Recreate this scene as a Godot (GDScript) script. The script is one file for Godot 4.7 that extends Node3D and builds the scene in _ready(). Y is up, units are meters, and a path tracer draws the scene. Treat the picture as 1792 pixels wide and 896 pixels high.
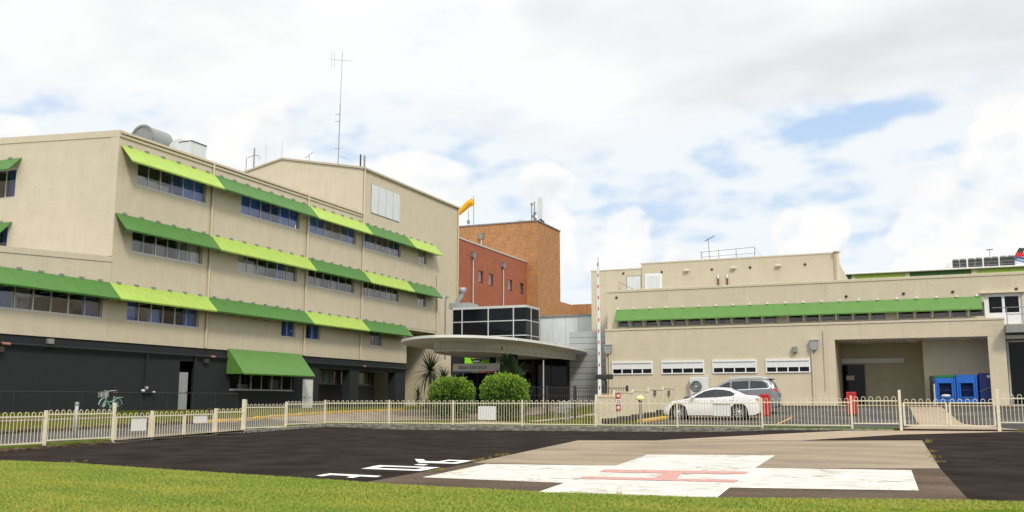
extends Node3D

var M := {}
var names := {}
var rng := RandomNumberGenerator.new()
var cache := {}
const NONE := Transform3D.IDENTITY
# the facade that runs away from the camera: u along it, v up, n out of the wall
var FL := Transform3D(Basis(Vector3(0, 0, -1), Vector3.UP, Vector3(1, 0, 0)), Vector3(-36.5, 0, -35.9))


# ---------------------------------------------------------------- building blocks
func numbered(parent: Node, called: String) -> String:
	var key := str(parent.get_instance_id()) + called
	var n: int = names.get(key, 0)
	names[key] = n + 1
	return called if n == 0 else "%s_%03d" % [called, n]

func thing(called: String, label: String, category: String, at := Vector3.ZERO, turn := 0.0, group := "") -> Node3D:
	var o := Node3D.new()
	o.name = numbered(self, called)
	add_child(o, true)
	o.position = at
	o.rotation.y = turn
	tag(o, label, category, group)
	return o

func tag(o: Node, label: String, category: String, group := "") -> void:
	o.set_meta("label", label)
	o.set_meta("category", category)
	if group:
		o.set_meta("group", group)

func dup(root: Node3D, label: String, at: Vector3, turn: float, group := "") -> Node3D:
	var c: Node3D = root.duplicate()
	c.name = numbered(self, root.name)
	add_child(c, true)
	c.position = at
	c.rotation.y = turn
	c.set_meta("label", label)
	if group:
		c.set_meta("group", group)
	return c

func ST() -> SurfaceTool:
	var st := SurfaceTool.new()
	st.begin(Mesh.PRIMITIVE_TRIANGLES)
	st.set_smooth_group(-1)
	return st

func done(st: SurfaceTool) -> ArrayMesh:
	st.generate_normals()
	return st.commit()

# a mesh placed by its transform in the world, whatever its parent
func put(called: String, mesh: Mesh, m: Material, parent: Node, xf := NONE) -> MeshInstance3D:
	var o := MeshInstance3D.new()
	o.name = numbered(parent, called)
	o.mesh = mesh
	o.material_override = m
	parent.add_child(o, true)
	o.transform = (parent as Node3D).global_transform.affine_inverse() * xf
	return o

func part(called: String, st: SurfaceTool, m: Material, parent: Node, xf := NONE) -> MeshInstance3D:
	return put(called, done(st), m, parent, xf)

func struct(called: String, st: SurfaceTool, m: Material, label: String) -> MeshInstance3D:
	var o := part(called, st, m, self)
	o.set_meta("kind", "structure")
	o.set_meta("label", label)
	return o

func T(x: float, y: float, z: float) -> Transform3D:
	return Transform3D(Basis.IDENTITY, Vector3(x, y, z))

func tri(st: SurfaceTool, a: Vector3, b: Vector3, c: Vector3) -> void:
	st.add_vertex(a)
	st.add_vertex(c)
	st.add_vertex(b)

func quad(st: SurfaceTool, a: Vector3, b: Vector3, c: Vector3, d: Vector3) -> void:   # counter-clockwise seen from outside
	tri(st, a, b, c)
	tri(st, a, c, d)

func box(st: SurfaceTool, x0: float, y0: float, z0: float, x1: float, y1: float, z1: float, xf := NONE) -> void:
	var p: Array[Vector3] = []
	for i in 8:
		p.append(xf * Vector3(x1 if i & 1 else x0, y1 if i & 2 else y0, z1 if i & 4 else z0))
	quad(st, p[4], p[5], p[7], p[6])
	quad(st, p[1], p[0], p[2], p[3])
	quad(st, p[5], p[1], p[3], p[7])
	quad(st, p[0], p[4], p[6], p[2])
	quad(st, p[6], p[7], p[3], p[2])
	quad(st, p[0], p[1], p[5], p[4])

# a box with its edges chamfered by c
func cbox(st: SurfaceTool, x0: float, y0: float, z0: float, x1: float, y1: float, z1: float, c: float, xf := NONE) -> void:
	var o := PackedVector2Array([Vector2(x0 + c, y0), Vector2(x1 - c, y0), Vector2(x1, y0 + c), Vector2(x1, y1 - c), Vector2(x1 - c, y1), Vector2(x0 + c, y1), Vector2(x0, y1 - c), Vector2(x0, y0 + c)])
	var i := PackedVector2Array([Vector2(x0 + c, y0 + c), Vector2(x1 - c, y0 + c), Vector2(x1 - c, y0 + c), Vector2(x1 - c, y1 - c), Vector2(x1 - c, y1 - c), Vector2(x0 + c, y1 - c), Vector2(x0 + c, y1 - c), Vector2(x0 + c, y0 + c)])
	for k in 8:
		var j := (k + 1) % 8
		quad(st, xf * v3(o[k], z0 + c), xf * v3(o[j], z0 + c), xf * v3(o[j], z1 - c), xf * v3(o[k], z1 - c))
		quad(st, xf * v3(o[k], z1 - c), xf * v3(o[j], z1 - c), xf * v3(i[j], z1), xf * v3(i[k], z1))
		quad(st, xf * v3(i[k], z0), xf * v3(i[j], z0), xf * v3(o[j], z0 + c), xf * v3(o[k], z0 + c))
	for z in [z0, z1]:
		var q: Array[Vector3] = [xf * v3(i[0], z), xf * v3(i[1], z), xf * v3(i[3], z), xf * v3(i[5], z)]
		if z == z1:
			quad(st, q[0], q[1], q[2], q[3])
		else:
			quad(st, q[3], q[2], q[1], q[0])

func v3(p: Vector2, z: float) -> Vector3:
	return Vector3(p.x, p.y, z)

# polygon in the local xy plane, pulled out from z0 to z1
func prism(st: SurfaceTool, poly: PackedVector2Array, z0: float, z1: float, xf := NONE) -> void:
	var p := poly
	if Geometry2D.is_polygon_clockwise(p):
		p = p.duplicate()
		p.reverse()
	var t := Geometry2D.triangulate_polygon(p)
	for i in range(0, t.size(), 3):
		var a := p[t[i]]
		var b := p[t[i + 1]]
		var c := p[t[i + 2]]
		if (b - a).cross(c - a) < 0:
			var s := b
			b = c
			c = s
		tri(st, xf * v3(a, z1), xf * v3(b, z1), xf * v3(c, z1))
		tri(st, xf * v3(a, z0), xf * v3(c, z0), xf * v3(b, z0))
	for i in p.size():
		var j := (i + 1) % p.size()
		quad(st, xf * v3(p[i], z0), xf * v3(p[j], z0), xf * v3(p[j], z1), xf * v3(p[i], z1))

func tube(st: SurfaceTool, pts: Array, r: float, n := 6, r1 := -1.0) -> void:
	st.set_smooth_group(1)
	var rings: Array = []
	var side := Vector3.ZERO
	for i in pts.size():
		var d: Vector3 = (pts[mini(i + 1, pts.size() - 1)] - pts[maxi(i - 1, 0)])
		d = d.normalized()
		if side == Vector3.ZERO:
			side = d.cross(Vector3.UP if absf(d.y) < 0.9 else Vector3.RIGHT).normalized()
		side = (side - d * side.dot(d)).normalized()
		var up := d.cross(side)
		var rr := r if r1 < 0 else lerpf(r, r1, float(i) / maxf(1, pts.size() - 1))
		var ring: Array = []
		for k in n:
			var a := TAU * k / n
			ring.append(pts[i] + (side * cos(a) + up * sin(a)) * rr)
		rings.append(ring)
	for i in rings.size() - 1:
		for k in n:
			var j := (k + 1) % n
			quad(st, rings[i][k], rings[i][j], rings[i + 1][j], rings[i + 1][k])
	st.set_smooth_group(-1)
	for k in range(1, n - 1):
		tri(st, rings[0][0], rings[0][k + 1], rings[0][k])
		var e: Array = rings[-1]
		tri(st, e[0], e[k], e[k + 1])

# profile of Vector2(radius, height) turned about y
func lathe(st: SurfaceTool, prof: Array, n: int, xf := NONE, smooth := true) -> void:
	st.set_smooth_group(2 if smooth else -1)
	for i in prof.size() - 1:
		for k in n:
			var a := TAU * k / n
			var b := TAU * (k + 1) / n
			var p: Vector2 = prof[i]
			var q: Vector2 = prof[i + 1]
			var v := [Vector3(cos(a) * p.x, p.y, -sin(a) * p.x), Vector3(cos(b) * p.x, p.y, -sin(b) * p.x), Vector3(cos(b) * q.x, q.y, -sin(b) * q.x), Vector3(cos(a) * q.x, q.y, -sin(a) * q.x)]
			if p.x > 1e-5:
				tri(st, xf * v[0], xf * v[1], xf * v[2] if q.x > 1e-5 else xf * v[3])
			if q.x > 1e-5:
				tri(st, xf * v[0], xf * v[2], xf * v[3])
	st.set_smooth_group(-1)

# a wall of thickness t in the local uv plane with rectangular openings and their reveals
func wall(st: SurfaceTool, xf: Transform3D, u0: float, u1: float, v0: float, v1: float, holes: Array, t := 0.3) -> void:
	var us := [u0, u1]
	var vs := [v0, v1]
	for h in holes:
		us.append_array([h.position.x, h.end.x])
		vs.append_array([h.position.y, h.end.y])
	us.sort()
	vs.sort()
	var q := func(a: Vector3, b: Vector3, c: Vector3, d: Vector3) -> void: quad(st, xf * a, xf * b, xf * c, xf * d)
	for i in us.size() - 1:
		var a: float = us[i]
		var b: float = us[i + 1]
		if b - a < 1e-4 or a < u0 - 1e-4 or b > u1 + 1e-4:
			continue
		var start := -1.0
		for j in vs.size() - 1:
			var c: float = vs[j]
			var d: float = vs[j + 1]
			if d - c < 1e-4 or c < v0 - 1e-4 or d > v1 + 1e-4:
				continue
			var inside := false
			for h in holes:
				if h.has_point(Vector2((a + b) / 2, (c + d) / 2)):
					inside = true
			if inside:
				continue
			q.call(Vector3(a, c, 0), Vector3(b, c, 0), Vector3(b, d, 0), Vector3(a, d, 0))
			q.call(Vector3(b, c, -t), Vector3(a, c, -t), Vector3(a, d, -t), Vector3(b, d, -t))
	for h in holes:
		var a: float = h.position.x
		var b: float = h.end.x
		var c: float = h.position.y
		var d: float = h.end.y
		q.call(Vector3(a, c, -t), Vector3(a, c, 0), Vector3(a, d, 0), Vector3(a, d, -t))
		q.call(Vector3(b, c, 0), Vector3(b, c, -t), Vector3(b, d, -t), Vector3(b, d, 0))
		q.call(Vector3(a, c, -t), Vector3(b, c, -t), Vector3(b, c, 0), Vector3(a, c, 0))
		q.call(Vector3(a, d, 0), Vector3(b, d, 0), Vector3(b, d, -t), Vector3(a, d, -t))
	q.call(Vector3(u0, v0, -t), Vector3(u0, v0, 0), Vector3(u0, v1, 0), Vector3(u0, v1, -t))
	q.call(Vector3(u1, v0, 0), Vector3(u1, v0, -t), Vector3(u1, v1, -t), Vector3(u1, v1, 0))
	q.call(Vector3(u0, v0, -t), Vector3(u1, v0, -t), Vector3(u1, v0, 0), Vector3(u0, v0, 0))
	q.call(Vector3(u0, v1, 0), Vector3(u1, v1, 0), Vector3(u1, v1, -t), Vector3(u0, v1, -t))


# ---------------------------------------------------------------- materials
func noise_tex(freq: float, lo: Color, hi: Color, octaves := 4, seed_ := 1, size := 512, mid := -1.0) -> NoiseTexture2D:
	var n := FastNoiseLite.new()
	n.noise_type = FastNoiseLite.TYPE_SIMPLEX_SMOOTH
	n.seed = seed_
	n.frequency = freq
	n.fractal_octaves = octaves
	var t := NoiseTexture2D.new()
	t.width = size
	t.height = size
	t.seamless = true
	t.noise = n
	var g := Gradient.new()
	g.set_color(0, lo)
	g.set_color(1, hi)
	if mid >= 0:
		g.set_offset(0, mid - 0.08)
		g.set_offset(1, mid + 0.08)
	t.color_ramp = g
	return t

func normal_tex(freq: float, strength: float, seed_ := 1, octaves := 4) -> NoiseTexture2D:
	var n := FastNoiseLite.new()
	n.seed = seed_
	n.frequency = freq
	n.fractal_octaves = octaves
	var t := NoiseTexture2D.new()
	t.width = 512
	t.height = 512
	t.seamless = true
	t.as_normal_map = true
	t.bump_strength = strength
	t.noise = n
	return t

func mat(key: String, c: Color, rough := 0.85, metal := 0.0) -> StandardMaterial3D:
	var m := StandardMaterial3D.new()
	m.resource_name = key
	m.albedo_color = c
	m.roughness = rough
	m.metallic = metal
	M[key] = m
	return m

func textured(m: StandardMaterial3D, tex: Texture2D, scale: Vector3, detail: Texture2D = null, dscale := Vector3.ONE) -> StandardMaterial3D:
	m.albedo_texture = tex
	m.uv1_triplanar = true
	m.uv1_world_triplanar = true
	m.uv1_scale = scale
	if detail:
		m.detail_enabled = true
		m.detail_albedo = detail
		m.detail_blend_mode = BaseMaterial3D.BLEND_MODE_MUL
		m.detail_uv_layer = BaseMaterial3D.DETAIL_UV_2
		m.uv2_triplanar = true
		m.uv2_world_triplanar = true
		m.uv2_scale = dscale
	return m

func lin(r: float, g: float, b: float) -> Color:
	return Color(r, g, b).linear_to_srgb()

func grey(a: float) -> Color:
	return Color(a, a, a)

# running bond: eight bricks by twenty-four courses
func brick_tex(a: Color, b: Color, c: Color, joint: Color, seed_: int) -> ImageTexture:
	var im := Image.create(512, 512, false, Image.FORMAT_RGB8)
	im.fill(joint)
	rng.seed = seed_
	var h := 512.0 / 24
	for row in 24:
		for k in 9:
			var x := int(k * 64 - (32 if row % 2 else 0))
			var col := a.lerp(b, rng.randf()).lerp(c, pow(rng.randf(), 3.0))
			var r := Rect2i(x + 1, int(row * h) + 1, 62, int(h) - 3)
			im.fill_rect(r.intersection(Rect2i(0, 0, 512, 512)), col)
			if k == 0 and row % 2:
				im.fill_rect(Rect2i(x + 513, int(row * h) + 1, 31, int(h) - 3), col)
	return ImageTexture.create_from_image(im)

# white paint that has flaked off here and there, ten metres to the tile
func flaked() -> ImageTexture:
	var fine := FastNoiseLite.new()
	fine.seed = 19
	fine.frequency = 1.0
	fine.fractal_octaves = 4
	var broad := FastNoiseLite.new()
	broad.seed = 3
	broad.frequency = 1.0
	broad.fractal_octaves = 3
	var n := 768
	var data := PackedByteArray()
	data.resize(n * n * 3)
	for y in n:
		for x in n:
			var u := 10.0 * x / n
			var v := 10.0 * y / n
			var mask := broad.get_noise_2d(u * 0.45, v * 0.45)
			var f := fine.get_noise_2d(u * 3.0 + 2.0 * mask, v * 9.0)
			var t := smoothstep(-0.57, -0.46, f - mask * 0.55)
			var dirt := 0.94 + 0.12 * broad.get_noise_2d(u * 1.3 + 50, v * 1.9)
			var i := (y * n + x) * 3
			data[i] = int(clampf(lerpf(0.66, 1.0, t) * dirt, 0, 1) * 255)
			data[i + 1] = int(clampf(lerpf(0.60, 1.0, t) * dirt, 0, 1) * 255)
			data[i + 2] = int(clampf(lerpf(0.52, 0.99, t) * dirt, 0, 1) * 255)
	return ImageTexture.create_from_image(Image.create_from_data(n, n, false, Image.FORMAT_RGB8, data))

func make_materials() -> void:
	var soft := noise_tex(0.012, grey(0.9), grey(1.0), 5, 3)
	var speck := noise_tex(0.2, grey(0.86), grey(1.0), 3, 5)
	var streak := noise_tex(0.02, grey(0.97), grey(1.0), 5, 9)
	var faint := noise_tex(0.012, grey(0.96), grey(1.0), 5, 13)
	var blotch := noise_tex(0.008, grey(0.72), grey(1.0), 5, 21)
	var grain := normal_tex(0.25, 3.0, 4)
	for e in [["beige", lin(0.585, 0.525, 0.405)], ["beige_dark", lin(0.49, 0.435, 0.335)], ["beige_light", lin(0.605, 0.545, 0.425)]]:
		var m := textured(mat(e[0], e[1], 0.9), streak, Vector3(0.22, 0.03, 0.22), faint, Vector3(0.11, 0.13, 0.11))
		m.normal_enabled = true
		m.normal_texture = grain
		m.normal_scale = 0.1
	textured(mat("black_paint", lin(0.012, 0.0155, 0.020), 0.8), streak, Vector3(0.3, 0.05, 0.3), soft, Vector3(0.2, 0.2, 0.2))
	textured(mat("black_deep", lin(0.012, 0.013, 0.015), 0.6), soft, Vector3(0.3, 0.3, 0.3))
	textured(mat("lime", lin(0.385, 0.55, 0.095), 0.62), streak, Vector3(0.25, 0.5, 0.9), soft, Vector3(0.3, 0.3, 0.3))
	textured(mat("green", lin(0.068, 0.205, 0.032), 0.62), streak, Vector3(0.25, 0.5, 0.9), soft, Vector3(0.3, 0.3, 0.3))
	textured(mat("green_bright", lin(0.105, 0.255, 0.048), 0.62), streak, Vector3(0.6, 0.5, 0.6), soft, Vector3(0.3, 0.3, 0.3))
	textured(mat("green_dark", lin(0.035, 0.13, 0.035), 0.62), soft, Vector3(0.3, 0.3, 0.3))
	mat("alu", lin(0.52, 0.53, 0.54), 0.45, 0.3)
	textured(mat("alu_dull", lin(0.27, 0.28, 0.28), 0.55, 0.2), soft, Vector3(0.4, 0.4, 0.4))
	textured(mat("galv", lin(0.36, 0.38, 0.40), 0.5, 0.3), soft, Vector3(0.6, 0.6, 0.6))
	textured(mat("white_paint", lin(0.74, 0.74, 0.72), 0.6), soft, Vector3(0.3, 0.3, 0.3))
	mat("white_plastic", lin(0.72, 0.74, 0.76), 0.5)
	textured(mat("cream", lin(0.74, 0.69, 0.52), 0.5), soft, Vector3(0.7, 0.7, 0.7))
	textured(mat("cream_panel", lin(0.70, 0.62, 0.46), 0.6), soft, Vector3(0.5, 0.5, 0.5))
	textured(mat("canopy_white", lin(0.74, 0.75, 0.74), 0.55), soft, Vector3(0.2, 0.2, 0.2))
	textured(mat("soffit", lin(0.30, 0.30, 0.27), 0.7), soft, Vector3(0.2, 0.2, 0.2))
	textured(mat("clad_white", lin(0.66, 0.70, 0.72), 0.5), soft, Vector3(0.8, 0.1, 0.8))
	textured(mat("clad_grey", lin(0.33, 0.35, 0.36), 0.5), streak, Vector3(0.1, 0.6, 0.1))
	textured(mat("roof_metal", lin(0.45, 0.45, 0.44), 0.6), soft, Vector3(0.3, 0.3, 0.3))
	mat("dark_metal", lin(0.035, 0.036, 0.038), 0.5, 0.2)
	mat("rubber", lin(0.018, 0.018, 0.018), 0.8)
	mat("black", lin(0.008, 0.008, 0.009), 0.7)
	mat("pipe_beige", lin(0.55, 0.475, 0.35), 0.6)
	mat("pipe_mark", lin(0.36, 0.15, 0.13), 0.7)
	mat("slat_white", lin(0.74, 0.77, 0.80), 0.5)
	mat("red", lin(0.48, 0.012, 0.02), 0.4)
	mat("red_mark", lin(0.42, 0.025, 0.03), 0.6)
	mat("orange", lin(0.75, 0.20, 0.06), 0.6)
	mat("yellow", lin(0.80, 0.48, 0.03), 0.7)
	textured(mat("yellow_kerb", lin(0.66, 0.40, 0.06), 0.8), blotch, Vector3(0.6, 0.6, 0.6))
	var windsock := mat("windsock", lin(0.85, 0.50, 0.02), 0.8)
	windsock.backlight_enabled = true
	windsock.backlight = lin(0.4, 0.2, 0.0)
	textured(mat("blue_bin", lin(0.012, 0.13, 0.56), 0.4), soft, Vector3(0.6, 0.6, 0.6))
	textured(mat("navy_bin", lin(0.008, 0.025, 0.17), 0.45), soft, Vector3(0.6, 0.6, 0.6))
	mat("bin_green", lin(0.01, 0.16, 0.04), 0.5)
	mat("mint", lin(0.30, 0.56, 0.46), 0.4)
	mat("brown", lin(0.10, 0.035, 0.02), 0.6)
	textured(mat("timber_dark", lin(0.045, 0.035, 0.028), 0.9), streak, Vector3(0.3, 1.5, 0.3))
	mat("curtain_blue", lin(0.05, 0.19, 0.80), 0.9)
	mat("curtain_navy", lin(0.03, 0.08, 0.34), 0.9)
	mat("blind_grey", lin(0.62, 0.64, 0.66), 0.9)
	mat("blind_dim", lin(0.22, 0.24, 0.27), 0.9)
	mat("inside", lin(0.05, 0.05, 0.05), 0.95)
	mat("frost", lin(0.55, 0.63, 0.60), 0.5)
	for e in [["glass", 0.10, lin(0.02, 0.025, 0.035)], ["glass_dark", 0.8, lin(0.006, 0.007, 0.010)]]:
		var m := mat(e[0], e[2], 0.03)
		m.transparency = BaseMaterial3D.TRANSPARENCY_ALPHA
		m.metallic_specular = 0.7 if e[0] == "glass" else 0.3
		m.albedo_color.a = e[1]
	mat("car_glass", lin(0.016, 0.022, 0.026), 0.05)
	var cw := mat("car_white", lin(0.70, 0.70, 0.70), 0.35)
	cw.clearcoat_enabled = true
	cw.clearcoat = 1.0
	cw.clearcoat_roughness = 0.04
	var cg := mat("car_grey", lin(0.17, 0.175, 0.19), 0.35, 0.5)
	cg.clearcoat_enabled = true
	cg.clearcoat = 1.0
	cg.clearcoat_roughness = 0.04
	mat("chrome", lin(0.72, 0.73, 0.75), 0.2, 0.9)
	mat("rim", lin(0.55, 0.56, 0.57), 0.35, 0.6)
	mat("lamp_red", lin(0.45, 0.012, 0.015), 0.15)
	mat("lamp_clear", lin(0.55, 0.57, 0.6), 0.1)
	textured(mat("brick_red", lin(0.98, 0.98, 0.98), 0.9), brick_tex(lin(0.39, 0.105, 0.048), lin(0.45, 0.135, 0.062), lin(0.31, 0.08, 0.042), lin(0.32, 0.15, 0.10), 5), Vector3(0.52, 0.5, 0.52), soft, Vector3(0.1, 0.1, 0.1))
	textured(mat("brick_tan", lin(0.98, 0.98, 0.98), 0.9), brick_tex(lin(0.46, 0.205, 0.075), lin(0.54, 0.27, 0.11), lin(0.30, 0.14, 0.06), lin(0.42, 0.26, 0.15), 8), Vector3(0.52, 0.5, 0.52), soft, Vector3(0.1, 0.1, 0.1))
	# ground
	var m := textured(mat("asphalt_old", lin(0.052, 0.0425, 0.0385), 0.95), speck, Vector3(1.3, 1.3, 1.3), noise_tex(0.010, grey(0.72), grey(1.0), 6, 44, 1024), Vector3(0.05, 0.09, 0.07))
	m.normal_enabled = true
	m.normal_texture = grain
	m.normal_scale = 0.5
	m = textured(mat("asphalt_grey", lin(0.135, 0.132, 0.132), 0.95), speck, Vector3(1.3, 1.3, 1.3), blotch, Vector3(0.08, 0.08, 0.08))
	m = textured(mat("concrete_pad", lin(0.37, 0.305, 0.225), 0.92), noise_tex(0.02, grey(0.92), grey(1.0), 6, 31, 1024), Vector3(0.35, 0.35, 0.35), noise_tex(0.012, grey(0.80), grey(1.0), 5, 61), Vector3(0.04, 0.11, 0.09))
	m = textured(mat("concrete_worn", lin(0.175, 0.135, 0.105), 0.92), noise_tex(0.02, grey(0.82), grey(1.0), 6, 32, 1024), Vector3(0.35, 0.35, 0.35), noise_tex(0.012, grey(0.74), grey(1.0), 5, 62), Vector3(0.04, 0.11, 0.09))
	textured(mat("concrete_drive", lin(0.44, 0.355, 0.265), 0.92), speck, Vector3(0.6, 0.6, 0.6), soft, Vector3(0.1, 0.1, 0.1))
	textured(mat("concrete_path", lin(0.36, 0.30, 0.24), 0.92), speck, Vector3(0.6, 0.6, 0.6), blotch, Vector3(0.2, 0.2, 0.2))
	textured(mat("kerb", lin(0.40, 0.385, 0.35), 0.95), noise_tex(0.012, Color(0.55, 0.55, 0.52), grey(1.0), 4, 71), Vector3(0.35, 0.9, 0.35), speck, Vector3(1, 1, 1))
	textured(mat("kerb_brown", lin(0.24, 0.19, 0.14), 0.95), noise_tex(0.02, Color(0.32, 0.28, 0.22), grey(1.0), 5, 72), Vector3(0.25, 0.9, 0.25), speck, Vector3(1, 1, 1))
	textured(mat("paint_white", lin(0.66, 0.65, 0.61), 0.8), flaked(), Vector3(0.1, 0.1, 0.1), noise_tex(0.02, grey(0.93), grey(1.0), 4, 82), Vector3(0.2, 0.2, 0.2))
	M.paint_white.uv1_offset = Vector3(0.0, 0.0, 0.4)
	textured(mat("paint_pink", lin(0.60, 0.345, 0.31), 0.8), noise_tex(0.05, grey(0.8), Color(1, 1, 1), 5, 83), Vector3(0.3, 0.3, 0.3))
	textured(mat("paint_letter", lin(0.70, 0.70, 0.68), 0.8), soft, Vector3(0.3, 0.3, 0.3))
	textured(mat("lawn", lin(0.27, 0.295, 0.04), 0.95), noise_tex(0.03, Color(0.66, 0.72, 0.6), Color(1, 1, 1), 5, 91), Vector3(0.2, 0.35, 0.45), noise_tex(0.014, Color(0.62, 0.76, 0.62), Color(1, 1, 1), 4, 92), Vector3(0.03, 0.05, 0.08))
	textured(mat("verge", lin(0.15, 0.18, 0.03), 0.95), noise_tex(0.05, Color(0.6, 0.66, 0.5), Color(1, 1, 1), 5, 93), Vector3(0.35, 0.35, 0.35), noise_tex(0.02, Color(0.85, 0.72, 0.6), Color(1, 1, 1), 4, 94), Vector3(0.1, 0.1, 0.1))
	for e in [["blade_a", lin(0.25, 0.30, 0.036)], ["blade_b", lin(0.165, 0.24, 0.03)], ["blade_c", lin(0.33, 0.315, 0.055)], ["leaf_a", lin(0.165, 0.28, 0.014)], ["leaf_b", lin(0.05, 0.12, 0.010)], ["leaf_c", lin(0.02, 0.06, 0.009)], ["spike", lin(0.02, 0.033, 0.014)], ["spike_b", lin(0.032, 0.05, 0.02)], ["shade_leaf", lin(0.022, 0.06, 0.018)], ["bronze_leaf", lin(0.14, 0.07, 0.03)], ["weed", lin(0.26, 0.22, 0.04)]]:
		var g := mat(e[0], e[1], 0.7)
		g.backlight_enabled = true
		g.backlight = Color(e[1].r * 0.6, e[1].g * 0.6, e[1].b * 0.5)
	for key in ["asphalt_old", "asphalt_grey", "concrete_pad", "concrete_worn", "concrete_drive", "concrete_path", "lawn", "verge", "paint_white", "paint_pink", "kerb", "kerb_brown", "beige", "beige_dark", "beige_light"]:
		M[key].specular_mode = BaseMaterial3D.SPECULAR_DISABLED
	textured(mat("bark", lin(0.10, 0.075, 0.05), 0.95), streak, Vector3(2, 0.4, 2))


# ---------------------------------------------------------------- sky
var fn_a := FastNoiseLite.new()
var fn_b := FastNoiseLite.new()
var fn_c := FastNoiseLite.new()

func blob(az: float, el: float, a0: float, e0: float, ra: float, re: float) -> float:
	var da := wrapf(az - a0, -180, 180) / ra
	var de := (el - e0) / re
	return exp(-(da * da + de * de))

const EXPO := 1.55

func seeds() -> void:
	for f in [[fn_a, 11, 5], [fn_b, 23, 5], [fn_c, 37, 6]]:
		f[0].seed = f[1]
		f[0].frequency = 1.0
		f[0].fractal_octaves = f[2]
		f[0].noise_type = FastNoiseLite.TYPE_SIMPLEX_SMOOTH
	fn_c.fractal_gain = 0.52

func sky_at(az: float, el: float) -> Color:
	var a := deg_to_rad(az)
	var e := deg_to_rad(el)
	var d := Vector3(sin(a) * cos(e), sin(e), -cos(a) * cos(e))
	var q := d * (1.0 / (maxf(d.y, 0.0) + 0.16))
	q.y = 0.0
	var blue := Color(0.42, 0.62, 0.92).lerp(Color(0.72, 0.86, 0.98), clampf(1.0 - el / 16.0, 0, 1))
	# high veil, torn open here and there
	var n1 := fn_a.get_noise_3d(q.x * 1.1, 0, q.z * 1.1)
	var n2 := fn_b.get_noise_3d(q.x * 3.4, 7, q.z * 4.6)
	var gap := 1.25 * blob(az, el, -4.4, 15.9, 3.6, 1.3) + 0.9 * blob(az, el, -0.6, 16.3, 2.4, 0.9) + 0.85 * blob(az, el, -9.6, 13.9, 2.6, 1.0) + 0.7 * blob(az, el, -2.5, 9.3, 0.8, 1.9) + 0.45 * blob(az, el, -14, 11.6, 4.0, 1.4) + 0.35 * blob(az, el, 1.8, 15.8, 1.6, 0.6) + 0.2 * blob(az, el, -48.5, 15.6, 4.5, 1.4) + 0.12 * blob(az, el, -31, 20, 6, 2.5) + 0.3 * blob(az, el, -25, 14, 3, 2)
	gap += 0.36 * blob(az, el, -6.5, 11.6, 9.0, 2.2) + 0.25 * blob(az, el, -40, 16.5, 9, 2)
	gap += 1.0 * blob(az, el, 60, 24, 14, 5) + 1.0 * blob(az, el, 150, 30, 22, 8) + 1.0 * blob(az, el, -120, 22, 18, 5)
	var n5 := fn_c.get_noise_3d(d.x * 15, d.y * 27 + 5, d.z * 15)
	var veil := clampf(1.0 + n1 * 0.45 + n2 * 0.85 + n5 * 0.75 - gap * 0.85, 0.0, 1.0)
	var c := blue.lerp(Color(0.90, 0.945, 0.98), 0.20 + 0.80 * veil * veil * (3 - 2 * veil))
	# broad deck with grey bellies higher up
	var n3 := fn_a.get_noise_3d(q.x * 0.9 + 4, 3, q.z * 0.9)
	var n4 := fn_b.get_noise_3d(q.x * 1.7, 5, q.z * 2.6 + 9)
	var deck := clampf(0.35 + n3 * 1.2 + n4 * 0.7 + clampf((el - 16.2) / 3.0, -1.6, 1.0) + 0.4 * blob(az, el, -2, 18.5, 8, 2.0) - gap * 0.5, 0, 1)
	var belly := clampf(0.18 + 0.9 * n3 + 0.8 * n4 + 0.62 * blob(az, el, -1.5, 18.0, 7.5, 1.7) + 0.55 * blob(az, el, 5, 19.5, 5, 2.5) + 0.5 * blob(az, el, -12, 17.2, 4, 1.2) + 0.7 * blob(az, el, -20, 23.2, 3.5, 1.5) - 0.6 * blob(az, el, -18.5, 18.5, 4, 4) - 0.4 * blob(az, el, -42, 20, 12, 5), 0, 1)
	c = c.lerp(Color(1.0, 1.0, 1.0).lerp(Color(0.73, 0.74, 0.765), belly * 0.9), deck * 0.95)
	# heaped clouds low down
	var hf := [-5.3, 9.8, 2.3, 2.4, 1.2, 8.8, 2.9, 3.4, -20.2, 12.0, 2.0, 2.3, -16.2, 9.6, 2.4, 2.2, -37.4, 14.6, 3.2, 2.9, -51.5, 13.6, 2.0, 1.6, -29, 12.5, 4.0, 2.6, -43, 13.2, 3.2, 2.0, 6.5, 12.5, 3.0, 4.0, -11.5, 8.0, 2.5, 1.6]
	var heap := -1.0
	for i in range(0, hf.size(), 4):
		var da: float = wrapf(az - hf[i], -180, 180) / hf[i + 2]
		var de: float = (el - hf[i + 1]) / (hf[i + 3] * (1.0 if el > hf[i + 1] else 3.0))
		heap = maxf(heap, 0.75 - 0.75 * (da * da + de * de))
	if absf(wrapf(az + 22, -180, 180)) > 36:
		heap = maxf(heap, 1.6 * fn_a.get_noise_3d(d.x * 4, d.y * 6, d.z * 4) + clampf((16 - el) / 16, -1, 0.3))
	if el < 30 and heap > -0.95:
		var puff := fn_c.get_noise_3d(d.x * 9, d.y * 13, d.z * 9)
		var h := clampf((heap + puff * 1.0 - 0.08) * 3.6, 0, 1)
		h = h * h * (3 - 2 * h)
		var above := fn_c.get_noise_3d(d.x * 9 - 0.10, (d.y + 0.014) * 13, d.z * 9)
		var lit := clampf(0.78 + (puff - above) * 2.2 + heap * 0.25 - 0.10 * clampf((9.5 - el) / 4, 0, 1), 0, 1)
		c = c.lerp(Color(0.85, 0.865, 0.89).lerp(Color(1.03, 1.01, 1.0), lit), h * 0.8)
	c = c.lerp(Color(0.95, 0.965, 0.98), clampf(1.0 - el / 6.0, 0, 1) * 0.6)
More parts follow.
